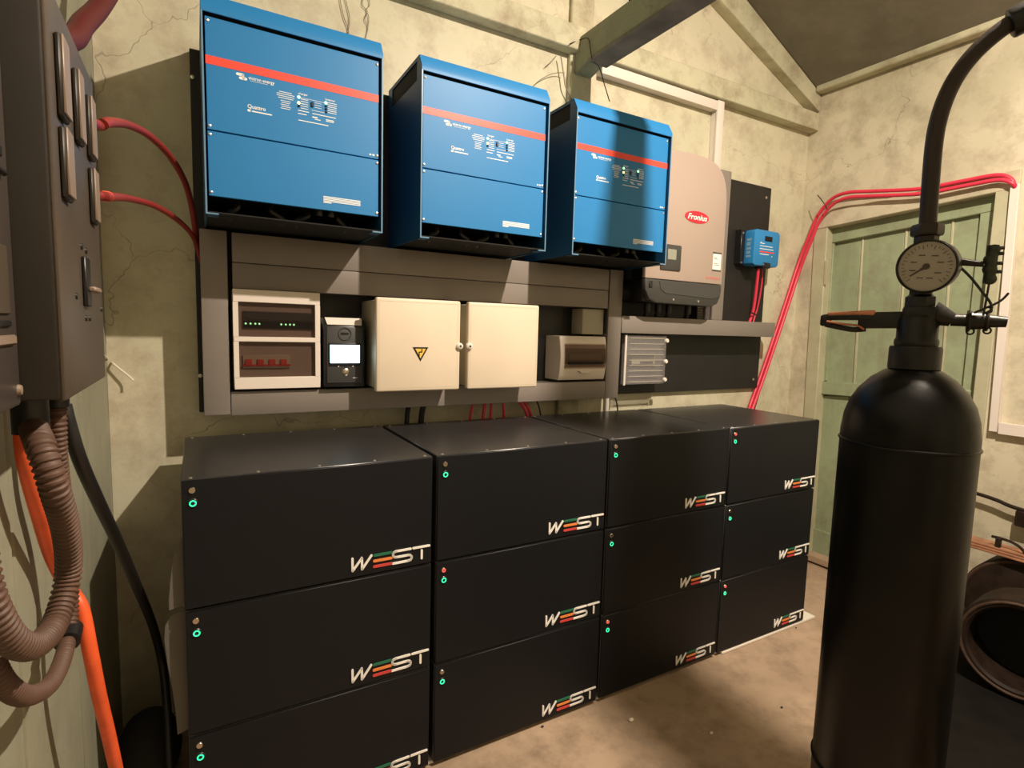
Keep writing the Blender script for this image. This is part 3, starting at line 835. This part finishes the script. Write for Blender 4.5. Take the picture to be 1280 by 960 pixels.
# ------------------------------------------------------------------ white trunking
trunk(1.60, 2.352, 2.500, 2.547, 'white trunking running along under the back wall beam', M_WTRUNK, 2.065, YW-.001, name='white_trunking')
trunk(2.3535, 2.402, 2.18, 2.553, 'white vertical trunking dropping from the beam to the beige inverter', M_WTRUNK, 2.065, YW-.001, name='white_trunking')
wt = thing('white_trunking', (XR, 1.085, .94), 'tall white trunking on the right wall beside the door', 'trunking')
part('body', MB().prism([(XR-.031, 1.1135, 2.052), (XR-.031, 1.0805, 2.052), (XR-.031, 1.0585, .945), (XR-.031, 1.0915, .945)], (.030, 0, 0), .002), M_WTRUNK, wt)
wt = thing('white_trunking', (XR, .8, .94), 'white horizontal trunking low on the right wall, behind the gas cylinder', 'trunking')
part('body', MB().box(XR-.031, XR-.001, .40, 1.0575, .938, .990, .002), M_WTRUNK, wt)

# ------------------------------------------------------------------ cables
def cable(name, pts, r, m, label, cat='cable', group=None, seg=10, **k):
    mb = MB().tube(pts, r, seg, **k)
    return solid(name, mb, m, label, cat, group, base=Vector(pts[0]))
# red pair on the right
XC = XR-.075
def redrun(du, dv, off, lab):
    pts = [Vector((XR-.016, 1.10, 2.03)), PX(1264+du, 224+dv, XR-.016-off), PX(1246+du, 219+dv, XR-.02-off), PX(1205+du, 226+dv, XR-.025-off), PX(1150+du, 236+dv, XR-.03-off), PX(1090+du, 239+dv, XR-.035-off), PX(1058+du, 241+dv, XR-.045-off),
           PX(1038+du, 250+dv, XR-.035-off), PX(1022+du, 270+dv, XR-.03-off), PX(1012+du, 294+dv, XR-.03-off), PX(1003+du, 316+dv, XR-.03-off), PY(995+du, 338+dv, 2.09-off), PY(983+du, 375+dv, 2.094-off), PY(968+du, 420+dv, 2.094-off), PY(955+du, 458+dv, 2.094-off), PY(941+du, 497+dv, 2.09-off), PY(936+du, 512+dv, 2.085-off)]
    pts.append(pts[-1]+Vector((-.03, 0, -.12)))
    return cable('red_cable', pts, .0095, M_REDC, lab, group='red cables over the door')
redrun(0, 0, 0, 'red cable over the door, upper of the pair running to the batteries')
redrun(2.5, 6, .02, 'red cable over the door, lower of the pair running to the batteries')
cable('black_cable', [PY(998, 345, 2.097), PY(984, 385, 2.099), PY(970, 424, 2.099), PY(957, 462, 2.099), PY(946, 500, 2.095), PY(938, 525, 2.09)], .006, M_BLKC, 'thin black cable lying behind the red pair at the right')
cable('cable_tie', [PX(1022, 244, XC-.02), PX(1027, 250, XC-.035), PX(1031, 256, XC-.035), PX(1034, 262, XC-.02)], .0025, M_BLKC, 'black tie around the red cable pair by the door corner', 'cable tie', seg=6)
# red tails below the controller
cable('red_cable', [PY(948, 334, 2.02), PY(946.5, 350, 2.03), PY(944, 372, 2.04), PY(941, 390, 2.05), PY(937, 402, 2.055), PY(935, 410, 2.055)], .0085, M_REDC, 'thicker red cable hanging from the small blue controller')
cable('red_cable', [PY(953, 334, 2.035), PY(952.5, 350, 2.045), PY(950.5, 366, 2.05), PY(947, 384, 2.06), PY(944, 394, 2.065), PY(941, 404, 2.065)], .0045, M_REDC, 'thinner red cable hanging from the small blue controller')
cable('cable_tie', [PY(940, 391, 2.03), PY(945, 393.5, 2.03)], .004, M_BLKC, 'black band around the red tails of the controller', 'cable tie', smooth=0)
# red pair at the left
cable('red_cable', [Vector((-.140, 1.0535, 1.645)), PX(124, 157, -.132), PX(135, 153, -.122), PY(160, 156, 1.45), PY(187, 170, 1.62), PY(212, 195, 1.78), PY(230, 225, 1.90), PY(239, 255, 1.98), PY(243, 280, 2.02), PY(245.5, 299, 2.045), PY(248, 312, 2.065), PY(253, 330, 2.078)], .0085, M_REDSHADE, 'upper red cable arching from the brown box to the panel', group='red cables from the brown box')
cable('red_cable', [Vector((-.140, 1.0535, 1.535)), PX(125, 244.6, -.132), PX(137, 246, -.122), PY(160, 248, 1.45), PY(190, 256, 1.65), PY(215, 270, 1.82), PY(233, 285, 1.95), PY(243, 299, 2.03), PY(248, 314, 2.055), PY(255, 328, 2.072)], .0075, M_REDSHADE, 'lower red cable from the brown box with a bright orange end', group='red cables from the brown box')
cable('cable_sleeve', [PX(126, 244.7, -.1315), PX(136, 245.8, -.1225)], .0088, M_ORC, 'bright orange sleeve on the lower red cable', 'sleeve', smooth=0)
cable('conduit', [Vector((-.19, .95, 1.7)), PX(86, 50, -.165), PX(104, 30, -.16), PX(125, 8, -.15), PX(142, -20, -.14), PX(150, -60, -.13)], .0175, M_DKRED, 'thick dark red conduit rising behind the brown box', 'conduit', seg=16)
solid('hose_coupling', MB().cyl(PX(88, 786, -.197), PX(84, 803, -.196), .018, seg=16), M_BLKC, 'black coupling on the lower brown hose', 'coupling', base=PX(86, 795, -.197))
cable('orange_cable', [PX(28, 520, -.21), PX(33, 575, -.21), PX(48, 635, -.21), PX(66, 695, -.215), PX(88, 738, -.20), PX(102, 762, -.185), PX(113, 815, -.175), PX(124, 870, -.17), PX(136, 920, -.165), PX(148, 975, -.16), PX(160, 1040, -.155)], .0115, M_ORC, 'thick orange cable running down past the brown hoses', seg=14)
cable('black_cable', [PX(80, 506, -.19), PX(86, 530, -.185), PX(100, 575, -.175), PX(122, 625, -.165), PX(148, 680, -.155), PX(172, 735, -.14), PX(191, 782, -.125), PX(203, 830, -.112), PX(209, 885, -.10), PX(212, 940, -.095), PX(215, 1010, -.09)], .0108, M_BLKC, 'thick black cable running down in front of the left wall', seg=14)
cable('white_wire', [PX(126, 440, -.18), PY(134, 448.5, 2.10), PY(142, 455, 2.09), PY(152, 463, 2.085), PY(162, 471, 2.08), PY(167, 476, 2.07)], .003, M_WIREW, 'short loose white wire end against the back wall', 'wire', seg=6)
# cables dropping behind the batteries
for i, (u0, u1, rr, mm, lab) in enumerate(((511, 509, .010, M_BLKC, 'left one of two black cables below the cream box with the triangle'), (530, 527, .012, M_BLKC, 'right one of two black cables below the cream box with the triangle'),
        (592, 588, .006, M_REDC, 'first red cable below the second cream box'), (606, 604, .007, M_REDC, 'second red cable below the second cream box'), (614, 613, .006, M_REDC, 'third red cable below the second cream box'), (627, 630, .006, M_REDC, 'fourth red cable below the second cream box'),
        (645, 659, .007, M_REDC, 'left one of two bright red cables curving onto the second battery stack'), (651, 664, .007, M_REDC, 'right one of two bright red cables curving onto the second battery stack'),
        (668, 676, .0035, M_BLKC, 'thin black wire right of the two bright red cables'), (766, 772, .0035, M_BLKC, 'thin black wire below the right end of the bottom trunking'))):
    yy = 2.05
    a = PY(u0, 504, yy); a.z = 1.056
    b = PY(u1, 520 if u1 < 700 else 512, yy)
    cable('drop_cable', [a, a*.5+b*.5+Vector((0, -.004, .008)), b, b+(b-a)*.6+Vector((0, .0, -.06))], rr, mm, lab, 'cable', 'cables dropping behind the batteries', seg=8)
solid('drop_pipe', MB().cyl((PY(759, 500, 2.09).x, 2.09, .85), (PY(759, 500, 2.09).x, 2.09, 1.05), .010, seg=12), M_WTRUNK, 'pale pipe stub below the right end of the bottom trunking', 'pipe', base=(PY(759, 500, 2.09).x, 2.09, .85))
# loose wires high on the wall
YWR = 2.104
cable('loose_wire', [PY(424, -8, YWR), PY(427, 10, YWR), PY(431, 25, YWR), PY(435, 36, YWR), PY(436, 46, YWR)], .0012, M_WIRE, 'left strand of the wire pair above the first blue inverter', 'wire', 'loose wires above the first inverter', seg=6)
cable('loose_wire', [PY(430, -8, YWR), PY(434, 8, YWR), PY(437, 22, YWR), PY(436, 34, YWR), PY(434, 46, YWR)], .0012, M_WIRE, 'right strand of the wire pair above the first blue inverter', 'wire', 'loose wires above the first inverter', seg=6)
cable('loose_wire', [PY(455, -8, YWR), PY(453, 6, YWR), PY(459, 14, YWR), PY(456, 24, YWR), PY(460, 34, YWR), PY(457, 48, YWR)], .0012, M_WIRE, 'kinked wire above the right end of the first blue inverter', 'wire', seg=6)
cable('loose_wire', [PY(460, -8, YWR), PY(462, 6, YWR), PY(458, 12, YWR), PY(461, 22, YWR), PY(459, 40, YWR)], .0012, M_WIRE, 'straighter wire beside the kinked one above the first inverter', 'wire', seg=6)
cable('loose_wire', [PY(681, 84, 2.10), PY(687, 79, 2.09), PY(692, 74, 2.09), PY(695, 70, 2.10)], .0016, M_WIRE, 'short stray wire end above the middle blue inverter', 'wire', seg=6)
cable('loose_wire', [PY(664, 110, 2.10), PY(675, 100, 2.095), PY(688, 93, 2.09), PY(698, 91, 2.088), PY(706, 91, 2.08)], .0016, M_WIRE, 'thin wire arching from the middle inverter to the wall post', 'wire', seg=6)
cable('loose_wire', [PY(701, 70, 2.08), PY(703, 82, 2.08), PY(705, 95, 2.08), PY(707, 108, 2.08), PY(712, 119, 2.08), PY(716, 128, 2.08)], .003, M_WIRE, 'thicker wire running down the left side of the wall post', 'wire', seg=6)
cable('loose_wire', [PY(712, 55, 2.04), PX(724, 50, 1.458), PX(735, 48, 1.456), PX(738, 62, 1.454), PX(741, 76, 1.450), PY(749, 84, 1.95), PY(755, 104, 1.96), PY(762, 127, 1.97)], .0022, M_BLKC, 'thin black wire looped over the tie beam and hanging down', 'wire', seg=6)
mb = MB(); mb.tube([Vector((1.462, 1.74, 2.616)), Vector((1.47, 1.68, 2.624)), Vector((1.465, 1.60, 2.618)), Vector((1.475, 1.5, 2.624)), Vector((1.47, 1.4, 2.62))], .010, 8)
solid('beam_cable', mb, M_BLKC, 'black cable lying along the top of the tie beam', 'cable', base=Vector((1.462, 1.74, 2.616)))

# ------------------------------------------------------------------ brown fuse box and cabinet on the left wall
XF = -.125
t = thing('fuse_box', (XL, .9, 1.26), 'brown metal fuse box with raised square tiles on the left wall', 'fuse box')
part('body', MB().box(XL+.001, XF-.004, .7495, 1.050, 1.262, 1.694, .003, 2), M_BROWNSHADE, t, 'box body with side shade in its colour')
part('cover', MB().box(XF-.006, XF, .752, 1.052, 1.260, 1.696, .0025, 2), M_BROWN, t)
def tile(y0, y1, z0, z1):
    tl = part('tile', MB().box(XF, XF+.006, y0, y1, z0, z1, .002), M_BROWNSHADE, t)
    part('tile_face', MB().box(XF+.0055, XF+.0085, y0+.002, y1, z0+.004, z1, .001), M_BROWNT, tl, 'lighter face')
tile(.780, .816, 1.566, 1.652); tile(.876, .910, 1.566, 1.652); tile(.968, 1.003, 1.570, 1.652)
tile(.780, .816, 1.480, 1.556); tile(.968, 1.004, 1.482, 1.556)
FUSE = t
lt = part('latch', MB().box(XF, XF+.005, .885, .918, 1.365, 1.428, .0015), M_BLKPL, t, 'dark latch')
part('latch_lever', MB().box(XF+.004, XF+.013, .895, .945, 1.384, 1.391, .002), M_BROWNT, lt)
for y, z in ((.838, 1.376), (1.035, 1.364), (.898, 1.350), (.925, 1.350), (.888, 1.440), (.92, 1.438)):
    part('rivet', MB().lathe([(.0042, 0), (.0035, .002), (.0001, .0025)], (XF, y, z), (1, 0, 0), 10), M_BLKPL, t)
t = thing('wall_cabinet', (XL, .45, 1.26), 'grey-brown metal cabinet at the far left edge, nearest the camera', 'cabinet')
part('body', MB().box(XL+.001, -.161, .18, .7485, 1.258, 1.78, .004, 2), M_CAB, t)
part('door', MB().box(-.161, -.1585, .40, .718, 1.352, 1.418, .003), M_BROWN, t)
part('hinge_bar', MB().box(-.161, -.158, .40, .718, 1.340, 1.346, .002), M_BLKPL, t)
part('hinge_bar', MB().box(-.161, -.157, .40, .728, 1.322, 1.332, .002), M_BROWNT, t)
lt = part('latch', MB().box(-.161, -.157, .60, .716, 1.500, 1.512, .002), M_BLKPL, t)
part('latch_lever', MB().box(-.161, -.155, .60, .722, 1.484, 1.490, .002), M_BLKPL, t)
part('rivet', MB().lathe([(.006, 0), (.005, .003), (.0001, .004)], (-.161, .738, 1.275), (1, 0, 0), 10), M_BROWNT, t)
part('knockout', MB().cyl((-.175, .7485, 1.655), (-.175, .7478, 1.655), .004, seg=10), M_CHROME, t)

# hoses
def hose(pts, r, label, x=None):
    pts = [Vector((pts[0].x, pts[0].y, 1.2570))] + pts
    part('gland', MB().cyl((pts[0].x, pts[0].y, 1.215), (pts[0].x, pts[0].y, 1.2585), r*1.25, seg=16), M_BLKPL, FUSE)
    pitch = .0075
    mb = MB(); mb.tube(pts, r, 16, rfun=lambda i: r*(1.0 if (i % 4) in (0, 1) else .86), step=pitch/4)
    return solid('corrugated_hose', mb, M_BRNH, label, 'hose', 'brown corrugated hoses', base=Vector(pts[0]))
hose([PX(38, 520, -.172), PX(42, 535, -.168), PX(52, 560, -.15), PX(68, 610, -.14), PX(82, 660, -.14), PX(86, 705, -.145), PX(80, 745, -.15), PX(66, 785, -.155), PX(42, 808, -.16), PX(15, 800, -.165), PX(-8, 765, -.17), PX(-22, 720, -.175), PX(-30, 650, -.18), PX(-36, 560, -.18), PX(-40, 508, -.18)], .0142, 'thick brown corrugated hose, upper loop below the brown box')
hose([PX(72, 511, -.187), PX(72, 530, -.187), PX(74, 580, -.19), PX(82, 650, -.195), PX(88, 720, -.197), PX(87, 780, -.197), PX(79, 822, -.195), PX(62, 856, -.19), PX(34, 870, -.19), PX(8, 858, -.192), PX(-10, 830, -.195), PX(-30, 780, -.20), PX(-45, 700, -.20)], .0122, 'thinner brown corrugated hose, lower loop below the brown box')

# ------------------------------------------------------------------ gas cylinder with valve, gauge and swan-neck pipe
CX, CY = 1.225, .551
_n = Vector((CX, CY, 0)).normalized()
SIDE = Vector((_n.y, -_n.x, 0))          # to the right seen from the camera
TOW = -_n                                # towards the camera
def cp(off, z, fwd=0.0): return Vector((CX, CY, 0))+SIDE*off+TOW*fwd+Vector((0, 0, z))
t = thing('gas_cylinder', (CX, CY, 0), 'tall black gas cylinder with a pressure gauge and swan-neck pipe', 'gas cylinder')
O = (CX, CY, 0)
part('body', MB().lathe([(.0001, .0), (.106, .0), (.115, .012), (.115, 1.148), (.1145, 1.17), (.111, 1.20), (.103, 1.228), (.090, 1.252), (.070, 1.276), (.048, 1.292), (.030, 1.30), (.0001, 1.30)], O, seg=64), M_CYL, t)
part('weld_seam', MB().torus((CX, CY, 1.149), (0, 0, 1), .1150, .0030, 64, 8), M_CYL, t)
part('weld_seam', MB().torus((CX, CY, .447), (0, 0, 1), .1150, .0035, 64, 8), M_CYL, t)
part('collar', MB().lathe([(.030, 1.29), (.0435, 1.296), (.0435, 1.335), (.042, 1.340), (.034, 1.340)], O, seg=32), M_BRASS, t)
part('neck', MB().lathe([(.034, 1.335), (.0365, 1.344), (.0365, 1.352), (.034, 1.356), (.034, 1.392), (.030, 1.400), (.0001, 1.402)], O, seg=28), M_BRASS, t)
part('valve_block', MB().box(CX-.027, CX+.027, CY-.027, CY+.027, 1.385, 1.418, .007, 2, Matrix.Rotation(math.atan2(SIDE.y, SIDE.x), 3, 'Z'), (CX, CY, 1.4)).lathe([(.026, 1.41), (.026, 1.435), (.020, 1.440), (.020, 1.455)], O, seg=8), M_BRASS, t)
# lever on the left
lev = MB()
def slab(p, q, w0, w1, h0, h1):
    up = Vector((0, 0, 1)); d = (q-p).normalized(); sd = d.cross(up)
    poly = [p+sd*w0+up*h0, p-sd*w0+up*h0, p-sd*w0-up*h0, p+sd*w0-up*h0]
    poly2 = [q+sd*w1+up*h1, q-sd*w1+up*h1, q-sd*w1-up*h1, q+sd*w1-up*h1]
    b = bmesh.new(); va = [b.verts.new(x) for x in poly]; vb = [b.verts.new(x) for x in poly2]
    b.faces.new(va); b.faces.new(vb[::-1])
    for i in range(4): b.faces.new((va[i], va[(i+1) % 4], vb[(i+1) % 4], vb[i]))
    bmesh.ops.recalc_face_normals(b, faces=b.faces)
    bmesh.ops.bevel(b, geom=list(b.edges), offset=.004, segments=2, affect='EDGES', profile=.5)
    return b
lev.merge(slab(cp(-.02, 1.391), cp(-.100, 1.389), .012, .012, .0165, .0165))
lev.merge(slab(cp(-.095, 1.397), cp(-.160, 1.395), .012, .011, .0075, .0062))
lev.merge(slab(cp(-.148, 1.390), cp(-.168, 1.388), .011, .010, .0135, .0115))
hl = part('handle', lev, M_BRASS, t)
mb = MB(); mb.merge(slab(cp(-.070, 1.4035, .001), cp(-.156, 1.4005, .001), .0115, .010, .0065, .005)); part('worn_face', mb, M_COPPER, hl, 'worn copper-coloured top')
part('wire_bail', MB().tube([cp(-.155, 1.386, .012), cp(-.125, 1.381, .014), cp(-.100, 1.378, .014), cp(-.088, 1.371, .010)], .0022, 8), M_COPPER, hl)
part('wire_bail', MB().tube([cp(-.158, 1.380, .004), cp(-.130, 1.374, .006), cp(-.105, 1.370, .006), cp(-.085, 1.372, .004)], .0055, 8), M_BRASS, hl)
# outlet on the right
part('outlet', MB().cyl(cp(.02, 1.405), cp(.052, 1.392), .024, .013, 20).cyl(cp(.05, 1.392), cp(.080, 1.391), .0115, seg=16), M_BRASS, t)
part('hose_end', MB().cyl(cp(.074, 1.391), cp(.104, 1.391), .0175, .015, 18).cyl(cp(.10, 1.391), cp(.130, 1.389), .0125, .0095, 16), M_BRASS, t)
part('hose_clamp', MB().torus(cp(.076, 1.3905), SIDE, .0175, .0035, 20, 6), M_BRASS, t)
part('hose_clamp', MB().torus(cp(.102, 1.3905), SIDE, .0165, .0028, 20, 6), M_PIPE, t)
part('clamp_ear', MB().torus(cp(.104, 1.373), TOW, .0055, .0016, 14, 6), M_BRASS, t)
part('clamp_ear', MB().torus(cp(.080, 1.371), TOW, .0055, .0016, 14, 6), M_BRASS, t)
part('clamp_ear', MB().torus(cp(.102, 1.410), TOW, .0055, .0016, 14, 6), M_BRASS, t)
# gauge
G = cp(.004, 1.4895, .042)
gax = (TOW*1.0-SIDE*.30+Vector((0, 0, -.10))).normalized()
g = part('gauge', MB().lathe([(.0001, -.034), (.030, -.034), (.0465, -.030), (.0495, -.004), (.0495, .002), (.0475, .004), (.0455, .002), (.0455, -.001), (.0001, -.001)], G, gax, 48), M_BRASS, t)
gd = part('gauge_dial', MB().lathe([(.0455, -.0005), (.0001, .0)], G, gax, 40), M_DIAL, g)
q = gax.to_track_quat('Z', 'Y').to_matrix()
rgt = (CR - gax*CR.dot(gax)).normalized(); upv = gax.cross(rgt)
def dp(r, a, h=.0015): return G+gax*h+rgt*(r*math.cos(a))+upv*(r*math.sin(a))
nd = MB().tube([dp(.030, math.radians(218)), dp(.0, 0)], .0012, 6, 0); nd.tube([dp(.010, math.radians(218)), dp(.004, math.radians(38))], .0022, 6, 0)
nd.cyl(G+gax*.0, G+gax*.0035, .0055, seg=14)
part('gauge_needle', nd, M_DIALK, g)
tk = MB()
for k in range(28):
    a = math.radians(225-270*k/27)
    tk.tube([dp(.040, a, .0006), dp(.036 if k % 3 else .0325, a, .0006)], .0005, 4, 0)
for k, a in enumerate((160, 200, 60, 115, 330, 20, 290, 250)):
    p = dp(.0225, math.radians(a), .0006)
    tk.tube([p-rgt*.005, p+rgt*.005], .0010, 4, 0)
part('dial_marks', tk, M_DIALK, g)
part('gauge_stem', MB().cyl(cp(.004, 1.44, .01), cp(.004, 1.47, .012), .014, seg=12), M_BRASS, t)
# upper nut + pipe
part('pipe_nut', MB().lathe([(.016, 1.53), (.020, 1.532), (.020, 1.550), (.0255, 1.552), (.027, 1.556), (.027, 1.569), (.0245, 1.5735), (.014, 1.5735)], O, seg=6), M_PIPE, t)
part('riser', MB().cyl(cp(0, 1.45), cp(0, 1.54), .017, seg=16), M_BRASS, t)
part('pipe', MB().tube([cp(0, 1.565), cp(-.002, 1.64), cp(-.003, 1.72), cp(0, 1.765), cp(.008, 1.805), cp(.022, 1.842), cp(.043, 1.874), cp(.070, 1.900), cp(.10, 1.9175), cp(.16, 1.935), cp(.24, 1.945), cp(.5, 1.955), cp(.9, 1.955)], .0145, 16, 6), M_PIPE, t, 'curved dark pipe')
part('pipe_coupling', MB().cyl(cp(.088, 1.911), cp(.135, 1.929), .0255, seg=20, bev=.004), M_BRASS, t)
# terminal blocks and thin leads by the gauge
part('bracket', MB().cyl(cp(.045, 1.50, .02), cp(.088, 1.492, .02), .007, .005, 10).box(0, 0, 0, 0, 0, 0) if False else MB().cyl(cp(.045, 1.50, .02), cp(.088, 1.492, .02), .0075, .005, 10), M_BRASS, t)
tb = MB()
for k, (off, z, rr) in enumerate(((.099, 1.517, .0105), (.0955, 1.500, .0105), (.0965, 1.483, .0115), (.0985, 1.465, .0105))):
    tb.sphere(cp(off, z, .02), rr, 10, (1, 1, .95))
tb.cyl(cp(.098, 1.525, .02), cp(.097, 1.458, .02), .009, seg=10)
for z in (1.520, 1.510, 1.493, 1.478): tb.cyl(cp(.098, z, .02), cp(.114, z, .02), .0032, seg=8)
part('terminal_block', tb, M_TERM, t)
part('lead', MB().tube([cp(.055, 1.488, .02), cp(.072, 1.468, .02), cp(.090, 1.442, .02), cp(.102, 1.424, .02), cp(.105, 1.412, .02), cp(.098, 1.402, .018)], .0022, 6), M_BLKC, t)
part('lead', MB().tube([cp(.126, 1.440, .02), cp(.118, 1.428, .02), cp(.108, 1.420, .02), cp(.096, 1.413, .018), cp(.082, 1.405, .015)], .0020, 6), M_BLKC, t)
part('lead', MB().tube([cp(.098, 1.460, .02), cp(.097, 1.44, .02), cp(.096, 1.42, .02), cp(.095, 1.40, .015)], .0018, 6), M_BLKC, t)

# ------------------------------------------------------------------ rusty machinery behind the cylinder
solid('floor_shade_plate', MB().prism([(1.75, -.6, .001), (3.14, -.6, .001), (3.14, 1.06, .001), (2.6, 1.06, .001), (2.15, 1.0, .001), (1.75, .78, .001)], (0, 0, .017), .003), M_FLOORSHADE, 'black plate added as floor shade under the rusty steel ring', 'shade plate', base=(2.3, .2, .001))  # added plate, shaped to darken the floor behind the cylinder
t = thing('steel_ring', (2.70, .755, .018), 'rusty open steel ring standing on the added shade plate behind the gas cylinder', 'steel ring')
ax = Vector((-1, -.12, .02)).normalized()
cc = Vector((2.68, .750, .211))
part('rim', MB().lathe([(.160, .055), (.180, .055), (.189, .050), (.189, -.12), (.158, -.12), (.152, -.11), (.152, .045), (.160, .055)], cc, ax, 56), M_RUST, t)
part('rim_bead', MB().torus(cc+ax*.055, ax, .174, .006, 56, 8), M_RUSTR, t)
part('hub_plate', MB().lathe([(.0001, -.10), (.157, -.10), (.157, -.115), (.0001, -.115)], cc, ax, 40), M_DARK, t)
t = thing('rusty_drum', (3.02, .84, 0), 'dark rusty drum on the added shade plate behind the rusty steel ring', 'drum')
cc = Vector((3.02, .84, .237))
ax2 = Vector((-1, -.05, 0)).normalized()
part('drum', MB().lathe([(.0001, .07), (.20, .07), (.213, .064), (.218, .050), (.218, -.13), (.0001, -.13)], cc, ax2, 56), M_RUST, t)
part('rim_bead', MB().torus(cc+ax2*.066, ax2, .206, .007, 56, 8), M_RUSTR, t)
t2 = thing('rusty_plate', (3.0, .8, .456), 'stack of orange rusty steel strips on top of the drum', 'steel plate')
for k, (z, dy) in enumerate(((.4560, 0), (.4655, -.012), (.4750, .006))):
    part('strip', MB().box(2.92+.008*k, 3.02, .45, 1.07+dy, z, z+.0085, .002), M_RUSTL, t2)
lv = MB().tube([Vector((2.95, .965, .523)), Vector((2.95, .93, .524)), Vector((2.95, .895, .520)), Vector((2.95, .865, .505)), Vector((2.95, .84, .473))], .006, 8)
lv.box(2.940, 2.960, .932, .950, .483, .525, .003)
part('lever', lv, M_RUST, t2)
t = thing('wall_pipe', (XR, 1.0, .62), 'thin rusty pipe with a clamp block low on the right wall', 'pipe')
part('pipe', MB().tube([Vector((3.15, 1.20, .654)), Vector((3.15, 1.106, .648)), Vector((3.15, 1.03, .638)), Vector((3.15, .96, .622)), Vector((3.15, .80, .612)), Vector((3.15, .6, .612))], .0085, 10), M_RUST, t)
part('clamp', MB().box(3.135, XR-.001, .90, .955, .545, .615, .004), M_RUST, t)

# ------------------------------------------------------------------ pale plastic beside the first stack
t = thing('plastic_sheet', (-.07, 1.52, 0), 'pale curved plastic sheet squeezed beside the left battery stack', 'plastic sheet')
def sheet(pts, y):
    return MB().prism([(PY(u, v, y)) for u, v in pts], (0, .006, 0), .001)
part('upper_fold', sheet([(230, 668), (222, 680), (216, 697), (213, 720), (210.5, 750), (211, 764), (221, 760), (236, 756), (236, 668)], 1.492), M_PALE, t)
part('lower_fold', sheet([(213, 770), (206, 783), (205, 800), (209, 830), (215, 860), (219, 885), (222, 919), (240, 909), (240, 762), (224, 765)], 1.502), M_PALE, t)
t = None
solid('dark_sack', MB().sphere((-.150, 1.80, .11), .11, 16, (.75, 1.0, 1.0)), mat('dark_cloth', (.015, .014, .013), .9, var=.3, scale=8, bump=.6, bscale=20), 'dark crumpled sack in the corner left of the batteries', 'sack', base=(-.150, 1.80, 0))

# ------------------------------------------------------------------ litter on the floor
for (u, v, r, m, lab) in ((789, 901, .009, M_PEBBLE, 'bright pebble on the floor in front of the third battery stack'), (678, 909, .005, M_DEBRIS, 'black scrap on the floor at the foot of the second battery stack'),
                          (889, 917, .006, M_PEBBLE, 'small pale pebble on the floor near the gas cylinder'), (977, 885, .005, M_DEBRIS, 'dark scrap on the floor beside the gas cylinder'), (995, 785, .004, M_DEBRIS, 'dark speck on the floor by the white board')):
    p = PZ(u, v, 0)
    b = MB(); b.sphere((p.x, p.y, r*.5), r, 8, (1.2, .9, .55))
    solid('floor_litter', b, m, lab, 'litter', base=(p.x, p.y, 0))
bpy.context.view_layer.update()
